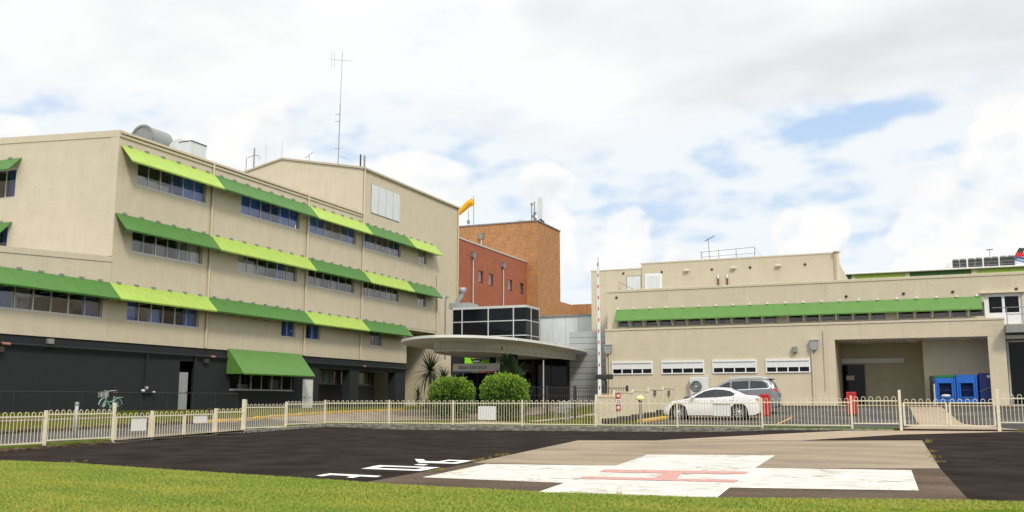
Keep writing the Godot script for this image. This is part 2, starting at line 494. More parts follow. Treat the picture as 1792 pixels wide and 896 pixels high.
	# an overcast vault is brighter overhead
	var k := (1.0 + 1.15 * clampf((el - 22.0) / 45.0, 0, 1)) / EXPO
	return Color(c.r * k, c.g * k, c.b * k)

func sky_block(w: int, h: int, az0: float, az1: float, el1: float) -> Image:
	var data := PackedFloat32Array()
	data.resize(w * h * 3)
	var i := 0
	for y in h:
		var el := el1 * (1.0 - (y + 0.5) / h)
		for x in w:
			var c := sky_at(lerpf(az0, az1, (x + 0.5) / w) + 90.0, el)
			data[i] = c.r
			data[i + 1] = c.g
			data[i + 2] = c.b
			i += 3
	return Image.create_from_data(w, h, false, Image.FORMAT_RGBF, data.to_byte_array())

func make_sky() -> Sky:      # laid out a quarter turn round; the Environment's sky_rotation turns it back
	seeds()
	const W := 4096
	var im := Image.create(W, W / 2, false, Image.FORMAT_RGBF)
	im.fill(Color(0.26, 0.25, 0.21))
	var coarse := sky_block(1024, 256, -180, 180, 90)
	coarse.resize(W, W / 4, Image.INTERPOLATE_CUBIC)
	im.blit_rect(coarse, Rect2i(0, 0, W, W / 4), Vector2i(0, 0))
	# the same sky, computed finer where the lens is long enough to see it
	var x0 := int(W * (180 - 150) / 360.0)
	var x1 := int(W * (180 - 74) / 360.0)
	var hh := int(W / 4 * 27 / 90.0)
	var fine := sky_block(x1 - x0, hh, -180 + 360.0 * x0 / W, -180 + 360.0 * x1 / W, 90.0 * hh / (W / 4.0))
	im.blit_rect(fine, Rect2i(0, 0, x1 - x0, hh), Vector2i(x0, W / 4 - hh))
	var pm := PanoramaSkyMaterial.new()
	pm.panorama = ImageTexture.create_from_image(im)
	var s := Sky.new()
	s.sky_material = pm
	return s


# ---------------------------------------------------------------- ground
func low(x: float, z: float) -> float:        # the landing apron: a plane that rises gently away from the lens
	var dip := 0.10 * smoothstep(-30.5, -36.4, z) * smoothstep(-4.0, -8.0, x) * smoothstep(-24.0, -20.0, x)
	return 0.03 + 0.004 * x - 0.019 * z - dip

func high(x: float, z: float) -> float:       # everything beyond the fence
	var fence := 0.5 + 0.02 * (-z - 24)
	var l := lerpf(fence, 1.26 + 0.003 * (-z - 30), clampf((-24.3 - x) / 12.2, 0, 1))
	var r := 0.77 + 0.025 * (-z - 36.7) + 0.022 * maxf(0, -z - 44) * clampf((58 + z) / 2 + 1, 0, 1)
	if z < -57:
		r = 1.57
	var w := smoothstep(-30.0, -20.0, x)
	return lerpf(l, r, w)

func in_low(x: float, z: float) -> bool:
	return x > -24.25 and z > -36.7

func sheet(st: SurfaceTool, poly: Array, dy: float) -> void:    # flat piece of the apron
	var p := PackedVector2Array(poly)
	var t := Geometry2D.triangulate_polygon(p)
	for i in range(0, t.size(), 3):
		var v: Array[Vector3] = []
		for k in 3:
			var q := p[t[i + k]]
			v.append(Vector3(q.x, low(q.x, q.y) + dy, q.y))
		if (v[1] - v[0]).cross(v[2] - v[0]).y < 0:
			tri(st, v[0], v[2], v[1])
		else:
			tri(st, v[0], v[1], v[2])

func patch(st: SurfaceTool, a: Vector2, b: Vector2, c: Vector2, d: Vector2, dy: float, step := 0.5) -> void:   # draped on the upper ground
	var nu := maxi(1, int(ceil(maxf(a.distance_to(b), d.distance_to(c)) / step)))
	var nv := maxi(1, int(ceil(maxf(a.distance_to(d), b.distance_to(c)) / step)))
	st.set_smooth_group(3)
	var at := func(i: int, j: int) -> Vector3:
		var p := a.lerp(b, float(i) / nu).lerp(d.lerp(c, float(i) / nu), float(j) / nv)
		return Vector3(p.x, high(p.x, p.y) + dy, p.y)
	for i in nu:
		for j in nv:
			var q: Array[Vector3] = [at.call(i, j), at.call(i + 1, j), at.call(i + 1, j + 1), at.call(i, j + 1)]
			if (q[1] - q[0]).cross(q[2] - q[0]).y < 0:
				quad(st, q[0], q[3], q[2], q[1])
			else:
				quad(st, q[0], q[1], q[2], q[3])
	st.set_smooth_group(-1)

func V(x: float, z: float) -> Vector2:
	return Vector2(x, z)

func lines(a: float, b: float, step: float) -> Array:
	var r: Array = []
	var n := int(round((b - a) / step))
	for i in n:
		r.append(a + (b - a) * i / n)
	return r

func build_ground() -> void:
	var st := ST()
	quad(st, Vector3(-900, -0.7, 900), Vector3(900, -0.7, 900), Vector3(900, -0.7, -900), Vector3(-900, -0.7, -900))
	struct("ground", st, M.verge, "grassy ground reaching away to the horizon round the hospital")
	st = ST()
	var xs := lines(-160, -46, 6) + lines(-46, -24.25, 0.5) + lines(-24.25, 12, 0.5) + lines(12, 90, 6) + [90.0]
	var zs := lines(-180, -72, 6) + lines(-72, -36.7, 0.5) + lines(-36.7, -14, 0.5) + lines(-14, 40, 6) + [40.0]
	st.set_smooth_group(3)
	for i in xs.size() - 1:
		for j in zs.size() - 1:
			var x0: float = xs[i]
			var x1: float = xs[i + 1]
			var z0: float = zs[j]
			var z1: float = zs[j + 1]
			if in_low((x0 + x1) / 2, (z0 + z1) / 2):
				continue
			quad(st, Vector3(x0, high(x0, z1), z1), Vector3(x1, high(x1, z1), z1), Vector3(x1, high(x1, z0), z0), Vector3(x0, high(x0, z0), z0))
	struct("terrain", st, M.verge, "mown grass verge and lawn beyond the cream fence")
	# the apron
	st = ST()
	sheet(st, [V(-24.2, 40), V(80, 40), V(80, -30.5), V(-24.2, -30.5)], 0.0)
	st.set_smooth_group(3)
	for i in 70:
		for j in 7:
			var q: Array[Vector3] = []
			for e in [[0, 0], [1, 0], [1, 1], [0, 1]]:
				var p := V(-24.2 + (i + e[0]) * 0.5, -30.5 - (j + e[1]) * 6.18 / 7)
				q.append(Vector3(p.x, low(p.x, p.y), p.y))
			quad(st, q[3], q[2], q[1], q[0])
	st.set_smooth_group(-1)
	sheet(st, [V(10.8, -30.5), V(80, -30.5), V(80, -36.68), V(10.8, -36.68)], 0.0)
	struct("asphalt_apron", st, M.asphalt_old, "dark weathered asphalt apron round the helipad")
	st = ST()
	sheet(st, [V(-9.78, -28.85), V(-9.3, -20.0), V(-3.1, -20.19), V(0.36, -21.1), V(0.1, -30.75), V(-3.24, -29.97), V(-5.82, -30.2), V(-7.4, -29.2)], 0.006)
	struct("concrete_pad_surface", st, M.concrete_pad, "pale sandy concrete slab, far half of the helipad")
	st = ST()
	sheet(st, [V(-9.3, -20.0), V(-9.34, -12), V(0.8, -12), V(0.36, -21.1), V(-3.1, -20.19)], 0.006)
	struct("concrete_pad_surface", st, M.concrete_worn, "darker brown weathered concrete slab, near half of the helipad")
	st = ST()
	sheet(st, [V(-7.4, -29.2), V(-5.82, -30.2), V(-3.24, -29.97), V(-0.55, -33.9), V(3.3, -36.66), V(-0.7, -36.66), V(-2.4, -36.2), V(-4.6, -33.4)], 0.010)
	struct("concrete_path", st, M.concrete_drive, "pale concrete strip leading from the helipad to the right gate")
	# painted cross and H
	st = ST()
	sheet(st, [V(-3.15, -23.75), V(-3.08, -20.2), V(-0.16, -20.5), V(-0.04, -16.75), V(-2.92, -16.35), V(-2.83, -14.4), V(-5.70, -14.4), V(-5.80, -16.3), V(-8.74, -16.55), V(-8.83, -19.72), V(-5.95, -20.0), V(-6.12, -23.3)], 0.012)
	struct("painted_marking", st, M.paint_white, "large worn white cross painted on the helipad")
	st = ST()
	sheet(st, [V(-5.91, -19.03), V(-3.08, -19.30), V(-3.05, -18.79), V(-4.24, -18.58), V(-4.09, -17.55), V(-2.99, -17.65), V(-2.98, -17.18), V(-5.79, -17.06), V(-5.84, -17.50), V(-4.50, -17.57), V(-4.55, -18.52), V(-5.83, -18.45)], 0.018)
	struct("painted_marking", st, M.paint_pink, "faded red letter H lying on the white helipad cross")
	# 9.0t, its top towards the pad
	var glyph := func(parts: Array, what: String) -> void:
		var s := ST()
		for p in parts:
			sheet(s, p, 0.012)
		struct("painted_marking", s, M.paint_letter, what)
	glyph.call([[V(-11.10, -20.62), V(-10.86, -20.60), V(-10.52, -20.10), V(-10.62, -19.85)], [V(-10.62, -19.85), V(-10.52, -20.10), V(-10.20, -20.08), V(-10.20, -19.62), V(-10.42, -19.60)], [V(-10.20, -20.62), V(-9.52, -20.52), V(-9.52, -20.28), V(-10.20, -20.32)], [V(-10.20, -19.92), V(-9.50, -19.90), V(-9.50, -19.58), V(-10.20, -19.62)], [V(-9.74, -20.28), V(-9.51, -20.28), V(-9.50, -19.90), V(-9.74, -19.90)], [V(-10.20, -20.32), V(-10.03, -20.32), V(-10.03, -19.92), V(-10.20, -19.92)]], "white digit 9 painted on the asphalt left of the helipad")
	glyph.call([[V(-10.31, -19.33), V(-10.03, -19.28), V(-10.00, -19.0), V(-10.28, -19.05)]], "white painted dot between the digits 9 and 0")
	glyph.call([[V(-11.0, -18.82), V(-9.43, -18.66), V(-9.43, -18.42), V(-11.0, -18.52)], [V(-10.95, -18.2), V(-9.42, -18.04), V(-9.42, -17.76), V(-10.92, -17.90)], [V(-11.0, -18.52), V(-10.72, -18.5), V(-10.70, -18.18), V(-10.95, -18.2)], [V(-9.70, -18.44), V(-9.43, -18.42), V(-9.42, -18.04), V(-9.70, -18.07)]], "white digit 0 painted on the asphalt left of the helipad")
	glyph.call([[V(-10.97, -16.78), V(-9.66, -16.60), V(-9.60, -16.32), V(-10.72, -16.46)], [V(-10.97, -16.78), V(-10.72, -16.46), V(-10.74, -16.18), V(-10.95, -16.28)], [V(-10.22, -16.40), V(-10.0, -16.37), V(-9.97, -16.07), V(-10.15, -16.12)]], "white letter t painted on the asphalt nearest the lawn")
	# foreground lawn
	var edge := [V(-24.2, -17.3), V(-20.89, -17.38), V(-18.25, -17.20), V(-14.70, -16.36), V(-10.55, -15.52), V(-8.49, -15.05), V(-5.56, -14.66), V(-2.77, -14.69), V(-0.87, -15.13), V(0.5, -15.41), V(1.31, -15.46), V(8, -16.0), V(40, -17)]
	st = ST()
	sheet(st, edge + [V(40, 40), V(-24.2, 40)], 0.022)
	struct("lawn", st, M.lawn, "short yellow-green lawn in front of the helipad")
	grass(edge)
	# upper ground: road, drop-off, car park
	st = ST()
	patch(st, V(-27.85, 30), V(-25.0, 30), V(-25.0, -37.6), V(-27.7, -37.6), 0.012, 1.0)
	struct("road", st, M.asphalt_grey, "grey asphalt service road between the left fence and the verge")
	st = ST()
	patch(st, V(-28.2, -37.6), V(-25.0, -37.6), V(-21.5, -40.2), V(-28.6, -40.2), 0.014)
	patch(st, V(-28.6, -40.2), V(-21.5, -40.2), V(-18.0, -41.5), V(-29.3, -47), 0.014)
	patch(st, V(-29.3, -47), V(-18.0, -41.5), V(-18.0, -57.9), V(-28.9, -57.9), 0.014)
	struct("concrete_pavement", st, M.concrete_path, "pale concrete drop-off drive before the main entrance")
	st = ST()
	patch(st, V(-16.0, -40.2), V(-15.4, -39.9), V(-14.0, -52), V(-14.9, -52), 0.016)
	patch(st, V(-18.6, -38.4), V(-15.4, -37.5), V(-15.4, -38.6), V(-18.0, -39.6), 0.016)
	struct("path", st, M.concrete_drive, "narrow concrete footpath crossing the lawn behind the fence")
	st = ST()
	patch(st, V(-32.4, -24), V(-31.6, -24), V(-31.6, -35), V(-32.4, -35), 0.016)
	struct("path", st, M.concrete_path, "narrow concrete footpath along the verge by the black wall")
	st = ST()
	patch(st, V(-10.9, -37.25), V(14, -37.25), V(14, -54.4), V(-10.9, -54.4), 0.012)
	struct("car_park_surface", st, M.asphalt_grey, "grey asphalt car park behind the right fence")
	st = ST()
	patch(st, V(-17, -54.4), V(14, -54.4), V(14, -55.68), V(-17, -55.68), 0.05)
	struct("pavement", st, M.concrete_drive, "pale concrete apron along the foot of the right building")
	st = ST()
	patch(st, V(-0.55, -36.72), V(3.2, -36.72), V(1.62, -40.8), V(0.06, -40.2), 0.022)
	patch(st, V(0.06, -40.2), V(1.62, -40.8), V(1.2, -54.4), V(-0.35, -54.4), 0.022)
	struct("path", st, M.concrete_drive, "pale concrete path from the right gate to the loading bay")
	var stripe := func(a: Vector2, b: Vector2, w: float, key: String, dy: float, what: String) -> void:
		var s := ST()
		var n := (b - a).normalized().orthogonal() * w / 2
		patch(s, a - n, b - n, b + n, a + n, dy)
		struct("painted_marking", s, M[key], what)
	stripe.call(V(-10.4, -45.1), V(-5.3, -45.7), 0.12, "yellow_kerb", 0.020, "yellow bay line behind the white car")
	stripe.call(V(-5.25, -45.7), V(-5.1, -39.5), 0.09, "yellow_kerb", 0.020, "yellow bay line at the open end of the parking bay")
	stripe.call(V(-10.2, -39.6), V(-5.15, -40.6), 0.16, "yellow_kerb", 0.030, "yellow bay line between the fence and the white car")
	stripe.call(V(-25.3, 10), V(-25.3, -33), 0.09, "concrete_path", 0.018, "pale edge line along the near side of the service road")
	# kerbs with joints
	var kr := thing("apron_kerb", "grey mossy concrete kerb under the long cream fence", "kerb", Vector3(-12, 0.6, -36.65))
	var x := -24.2
	while x < -1.0:
		var l := minf(1.9, -0.75 - x)
		st = ST()
		cbox(st, x + 0.006, -0.6, -36.76, x + l - 0.006, 0.0, -36.60, 0.02, T(0, high(x + l / 2, -36.7) + 0.005 + 0.006 * sin(x * 5), 0))
		part("kerb_stone", st, M.kerb, kr)
		x += l
	x = 3.35
	while x < 13:
		st = ST()
		cbox(st, x + 0.006, -0.6, -36.76, x + 1.894, 0.0, -36.60, 0.02, T(0, high(x + 1, -36.7) + 0.005, 0))
		part("kerb_stone", st, M.kerb, kr)
		x += 1.9
	kr = thing("apron_kerb", "brown stained concrete kerb under the left fence, curving down to the lawn", "kerb", Vector3(-24.25, 0.4, -20))
	for seg in [[-14.5, -24.3, M.kerb_brown], [-31.1, -36.6, M.kerb]]:
		var z: float = seg[0]
		while z > seg[1] + 0.1:
			var l := minf(1.4, z - seg[1])
			st = ST()
			cbox(st, -24.34, -0.6, z - l + 0.006, -24.16, 0.0, z - 0.006, 0.03, T(0, high(-24.3, z - l / 2) + 0.004, 0))
			part("kerb_stone", st, seg[2], kr)
			z -= l
	st = ST()
	box(st, -24.4, -0.2, -31.08, -24.12, 0.42, -24.32)
	patch(st, V(-25.0, -24.4), V(-24.1, -24.4), V(-24.1, -31.05), V(-25.0, -31.05), 0.016)
	struct("pavement", st, M.concrete_path, "concrete threshold strip under the left gates")
	kr = thing("road_kerb", "stained concrete kerb on the far side of the service road", "kerb", Vector3(-28, 0.8, -25))
	var pts := [V(-27.95, 0), V(-27.95, -29.6), V(-27.85, -32.4)]
	kerb_run(kr, pts, "kerb_brown", 1.8)
	kr = thing("road_kerb", "yellow painted kerb curving towards the main entrance", "kerb", Vector3(-28, 0.8, -40))
	kerb_run(kr, [V(-27.85, -32.5), V(-27.75, -35.2), V(-28.5, -38.4), V(-29.25, -43), V(-29.3, -47), V(-28.9, -52)], "yellow_kerb", 1.5)

func kerb_run(parent: Node, pts: Array, key: String, step: float) -> void:
	for i in pts.size() - 1:
		var a: Vector2 = pts[i]
		var b: Vector2 = pts[i + 1]
		var n := maxi(1, int(round(a.distance_to(b) / step)))
		for k in n:
			var p := a.lerp(b, (k + 0.5) / n)
			var d := (b - a).normalized()
			var l := a.distance_to(b) / n
			var st := ST()
			cbox(st, -0.09, -0.25, -l / 2 + 0.004, 0.09, 0.13, l / 2 - 0.004, 0.025)
			var xf := Transform3D(Basis(Vector3.UP, atan2(d.x, d.y)), Vector3(p.x, high(p.x, p.y), p.y))
			part("kerb_stone", st, M[key], parent, xf)

func grass(edge: Array) -> void:
	rng.seed = 77
	var area := PackedVector2Array(edge + [V(40, 40), V(-24.2, 40)])
	var kinds := ["blade_a", "blade_b", "blade_c"]
	for k in 3:
		var st := ST()
		for b in 7:
			var a := rng.randf() * TAU
			var o := Vector3(rng.randf_range(-0.05, 0.05), 0, rng.randf_range(-0.05, 0.05))
			var s := Vector3(cos(a), 0, sin(a)) * 0.005
			var lean := Vector3(rng.randf_range(-0.03, 0.03), rng.randf_range(0.015, 0.034), rng.randf_range(-0.03, 0.03))
			tri(st, o - s, o + s, o + lean)
		var mesh := done(st)
		var spots: Array[Transform3D] = []
		var n: int = [26000, 20000, 14000][k]
		var tone := FastNoiseLite.new()
		tone.seed = 5
		tone.frequency = 0.35
		while spots.size() < n:
			var p := V(rng.randf_range(-25, 4), rng.randf_range(-17.6, -7))
			var d := -p.x * 0.3846 - p.y * 0.923
			var r := p.x * 0.923 - p.y * 0.3846
			if d < 13 or absf(r) > d * 0.58 + 1.0 or not Geometry2D.is_point_in_polygon(p, area):
				continue
			var s := rng.randf_range(0.7, 1.25)
			var v := tone.get_noise_2d(p.x * 0.6, p.y * 1.8) + rng.randf_range(-0.35, 0.35)
			if (k == 2 and v < 0.05) or (k == 1 and v > 0.1):
				continue
			spots.append(Transform3D(Basis(Vector3.UP, rng.randf() * TAU).scaled(Vector3.ONE * s), Vector3(p.x, low(p.x, p.y) + 0.02, p.y)))
		# a ragged fringe where the turf meets the asphalt
		for i in edge.size() - 1:
			var a: Vector2 = edge[i]
			var b: Vector2 = edge[i + 1]
			if b.x > 9:
				break
			for q in int(a.distance_to(b) * 26):
				var p := a.lerp(b, rng.randf()) + V(rng.randf_range(-0.05, 0.05), rng.randf_range(-0.09, 0.06))
				spots.append(Transform3D(Basis(Vector3.UP, rng.randf() * TAU).scaled(Vector3.ONE * rng.randf_range(0.7, 1.5)), Vector3(p.x, low(p.x, p.y) + 0.005, p.y)))
		scatter("grass", mesh, M[kinds[k]], spots, self, ["fresh green grass blades of the foreground lawn", "darker grass blades in the foreground lawn", "dry straw-coloured grass blades in the foreground lawn"][k])
	# tufts along the foot of the fences
	var st := ST()
	for b in 8:
		var a := rng.randf() * TAU
		var o := Vector3(rng.randf_range(-0.05, 0.05), 0, rng.randf_range(-0.05, 0.05))
		var s := Vector3(cos(a), 0, sin(a)) * 0.006
		tri(st, o - s, o + s, o + Vector3(rng.randf_range(-0.04, 0.04), rng.randf_range(0.04, 0.10), rng.randf_range(-0.04, 0.04)))
	var spots: Array[Transform3D] = []
	for i in 5200:
		var p := V(rng.randf_range(-24, 9), -36.78 - absf(rng.randfn(0, 0.16)))
		if i % 3 == 0:
			p = V(-24.36 - absf(rng.randfn(0, 0.16)), rng.randf_range(-36.5, -18))
			if p.y < -24.3 and p.y > -31.1:
				continue
		elif p.x > -0.7 and p.x < 3.3:
			continue
		spots.append(Transform3D(Basis(Vector3.UP, rng.randf() * TAU).scaled(Vector3.ONE * rng.randf_range(0.6, 1.1)), Vector3(p.x, high(p.x, p.y), p.y)))
	scatter("grass", done(st), M.blade_b, spots, self, "grass growing along the foot of the cream fences")
	spots = []
	for w in [[V(-9.5, -20.6), 30, 0.3], [V(-9.2, -18.1), 16, 0.16], [V(0.25, -30.4), 26, 0.3], [V(0.28, -26), 14, 0.12], [V(0.3, -24.2), 22, 0.15], [V(0.35, -22.8), 14, 0.12], [V(-9.6, -22.5), 16, 0.3], [V(3.2, -36.5), 26, 0.25], [V(-18.9, -17.3), 16, 0.3], [V(-4.4, -14.9), 8, 0.1]]:
		for i in w[1]:
			var p: Vector2 = w[0] + V(rng.randfn(0, 0.06), rng.randfn(0, w[2]))
			spots.append(Transform3D(Basis(Vector3.UP, rng.randf() * TAU).scaled(Vector3.ONE * rng.randf_range(0.35, 0.8)), Vector3(p.x, low(p.x, p.y), p.y)))
	scatter("weeds", done(st), M.weed, spots, self, "yellowish weeds growing in the joints beside the helipad slab")

func scatter(called: String, mesh: Mesh, m: Material, spots: Array, parent: Node, label := "") -> MultiMeshInstance3D:
	var mm := MultiMesh.new()
	mm.transform_format = MultiMesh.TRANSFORM_3D
	mm.mesh = mesh
	mm.instance_count = spots.size()
	for i in spots.size():
		mm.set_instance_transform(i, spots[i])
	var o := MultiMeshInstance3D.new()
	o.name = numbered(parent, called)
	o.multimesh = mm
	o.material_override = m
	parent.add_child(o, true)
	o.set_meta("kind", "stuff")
	if label:
		o.set_meta("label", label)
	return o


# ---------------------------------------------------------------- loop-top fences
var FENCE_R := Transform3D(Basis.IDENTITY, Vector3(0, 0, -36.7))
var FENCE_L := Transform3D(Basis(Vector3(0, 0, -1), Vector3.UP, Vector3(1, 0, 0)), Vector3(-24.3, 0, 0))

func fence_panel(parent: Node, called: String, xf: Transform3D, u0: float, u1: float, y0: float, yr: float, yl: float, stiles := false) -> void:
	var st := ST()
	box(st, u0, y0 - 0.02, -0.014, u1, y0 + 0.02, 0.014)
	if stiles:
		box(st, u0, y0 + 0.02, -0.02, u0 + 0.05, yr - 0.02, 0.02)
		box(st, u1 - 0.05, y0 + 0.02, -0.02, u1, yr - 0.02, 0.02)
		box(st, u0, yr - 0.02, -0.014, u1, yr + 0.02, 0.014)
	var p := part(called, st, M.cream, parent, xf)
	if not stiles:
		st = ST()
		box(st, u0, yr - 0.02, -0.014, u1, yr + 0.02, 0.014)
		part("rail", st, M.cream, p, xf)
	var n := maxi(1, int(round((u1 - u0) / 0.243)))
	var pitch := (u1 - u0) / n
	var key := "loop%.3f_%.3f" % [yl - y0, pitch]
	if not cache.has(key):
		var s := ST()
		var r := pitch * 0.25
		var pts: Array = [Vector3(-r, 0, 0), Vector3(-r, yl - y0 - r, 0)]
		for k in range(1, 6):
			var a := PI - PI * k / 6
			pts.append(Vector3(cos(a) * r, yl - y0 - r + sin(a) * r, 0))
		pts.append_array([Vector3(r, yl - y0 - r, 0), Vector3(r, 0, 0)])
		tube(s, pts, 0.0105, 5)
		cache[key] = done(s)
	for k in n:
		put("loop", cache[key], M.cream, p, xf * T(u0 + pitch * (k + 0.5), y0, 0))

func fence_post(parent: Node, xf: Transform3D, u: float, y0: float, y1: float, w := 0.035, m := "cream") -> void:
	var st := ST()
	cbox(st, -w, y0, -w, w, y1, w, 0.006)
	part("post", st, M[m], parent, xf * T(u, 0, 0))

func build_fences() -> void:
	var f := thing("loop_top_fence", "long cream loop-top metal fence along the back of the helipad", "fence", Vector3(-12, 0.7, -36.7))
	var posts := [-24.3, -21.04, -17.97, -14.84, -11.72, -8.45, -5.28, -2.15]
	for i in posts.size() - 1:
		var s := [0.83, 1.66, 1.775]
		if i == 6:
			s = [0.89, 1.71, 1.85]
		elif i == 5:
			s = [0.84, 1.67, 1.80]
		fence_panel(f, "panel", FENCE_R, posts[i] + 0.04, posts[i + 1] - 0.04, s[0], s[1], s[2])
	fence_panel(f, "panel", FENCE_R, -2.11, -0.60, 0.97, 1.76, 1.905)
	for i in posts.size():
		fence_post(f, FENCE_R, posts[i], 0.6, [1.80, 1.80, 1.79, 1.80, 1.80, 1.80, 1.86, 1.94][i], 0.032)
	fence_post(f, FENCE_R, -0.53, 0.6, 2.14, 0.045)
	f = thing("loop_top_fence", "short run of cream loop-top fence right of the right gates", "fence", Vector3(2.55, 0.8, -36.7))
	fence_post(f, FENCE_R, 2.55, 0.6, 2.16, 0.05)
	fence_panel(f, "panel", FENCE_R, 2.62, 5.75, 1.04, 1.84, 1.97)
	fence_post(f, FENCE_R, 5.8, 0.6, 1.98)
	fence_panel(f, "panel", FENCE_R, 5.85, 9.0, 1.04, 1.84, 1.97)
	f = thing("pedestrian_gate", "left leaf of the cream loop-top double gate before the loading bay path", "gate", Vector3(-0.4, 0.9, -36.7), 0, "double gate leaves at the right")
	fence_panel(f, "leaf", FENCE_R, -0.44, 0.98, 0.92, 1.69, 1.82, true)
	f = thing("pedestrian_gate", "right leaf of the cream loop-top double gate before the loading bay path", "gate", Vector3(1.05, 0.9, -36.7), 0, "double gate leaves at the right")
	fence_panel(f, "leaf", FENCE_R, 1.03, 2.46, 0.92, 1.69, 1.82, true)
	# left run
	f = thing("loop_top_fence", "cream loop-top fence running from the left gates to the lower left corner of the lawn", "fence", Vector3(-24.3, 0.4, -20))
	fence_panel(f, "panel", FENCE_L, 15.6, 18.8, 0.46, 1.23, 1.36)
	fence_panel(f, "panel", FENCE_L, 18.9, 21.64, 0.51, 1.29, 1.42)
	fence_panel(f, "panel", FENCE_L, 21.76, 24.32, 0.58, 1.35, 1.48)
	for p in [[18.85, 0.3, 1.44], [21.7, 0.3, 1.47], [24.4, 0.3, 1.69]]:
		fence_post(f, FENCE_L, p[0], p[1], p[2], 0.045)
	f = thing("loop_top_fence", "cream loop-top fence between the left gates and the far corner of the helipad", "fence", Vector3(-24.3, 0.6, -33))
	fence_post(f, FENCE_L, 31.05, 0.3, 1.82, 0.06)
	fence_panel(f, "panel", FENCE_L, 31.15, 33.76, 0.71, 1.50, 1.63)
	fence_post(f, FENCE_L, 33.81, 0.4, 1.72, 0.04)
	fence_panel(f, "panel", FENCE_L, 33.86, 36.64, 0.80, 1.62, 1.745)
	f = thing("pedestrian_gate", "single cream loop-top gate with a white board at its upper right", "gate", Vector3(-24.3, 0.4, -25.2))
	fence_panel(f, "leaf", FENCE_L, 24.48, 26.04, 0.455, 1.222, 1.355, true)
	f = thing("pedestrian_gate", "nearer leaf of the cream double gate at the left, without a board", "gate", Vector3(-24.3, 0.4, -27))
	fence_panel(f, "leaf", FENCE_L, 26.2, 27.7, 0.48, 1.25, 1.385, true)
	f = thing("pedestrian_gate", "farther leaf of the cream double gate at the left, with a low white board", "gate", Vector3(-24.3, 0.4, -28.5))
	fence_panel(f, "leaf", FENCE_L, 27.74, 29.3, 0.50, 1.265, 1.40, true)
	f = thing("loop_top_fence", "narrow fixed cream panel between the left double gate and a tall post", "fence", Vector3(-24.3, 0.4, -30))
	fence_post(f, FENCE_L, 26.12, 0.3, 1.42, 0.045)
	fence_post(f, FENCE_L, 29.4, 0.3, 1.48, 0.045)
	fence_panel(f, "panel", FENCE_L, 29.46, 30.97, 0.545, 1.335, 1.466)
	var g := thing("galvanised_post", "grey galvanised steel post standing behind the tall cream gate post", "post", Vector3(-24.38, 0.5, -31.3))
	var st := ST()
	lathe(st, [Vector2(0, 0), Vector2(0.055, 0), Vector2(0.055, 1.28), Vector2(0.05, 1.3), Vector2(0, 1.3)], 12, NONE)
	part("tube", st, M.galv, g, T(-24.4, 0.5, -31.28))
	g = thing("galvanised_post", "grey galvanised post standing alone behind the left fence by the road", "post", Vector3(-25.1, 0.5, -23.6))
	st = ST()
	lathe(st, [Vector2(0, 0), Vector2(0.06, 0), Vector2(0.06, 1.2), Vector2(0, 1.2)], 12)
	part("tube", st, M.galv, g, T(-25.1, 0.48, -23.6))
	st = ST()
	lathe(st, [Vector2(0.066, 1.13), Vector2(0.07, 1.16), Vector2(0.066, 1.23), Vector2(0.0, 1.25)], 12)
	part("cap", st, M.alu_dull, g, T(-25.1, 0.48, -23.6))
	# blank boards tied to the bars
	for b in [[FENCE_R, -16.81, -16.03, 0.98, 1.54, "blank white board tied to the long fence before the clipped shrubs"], [FENCE_R, -7.10, -6.42, 1.20, 1.66, "blank white board tied to the fence before the white car"], [FENCE_L, 25.2, 25.9, 0.76, 1.17, "blank white board on the single left gate"], [FENCE_L, 28.24, 28.96, 0.96, 1.23, "small blank white board on the left double gate"]]:
		st = ST()
		cbox(st, b[1], b[3], -0.035, b[2], b[4], -0.018, 0.003)
		var o := part("sign_board", st, M.white_plastic, self, b[0])
		tag(o, b[5], "sign")


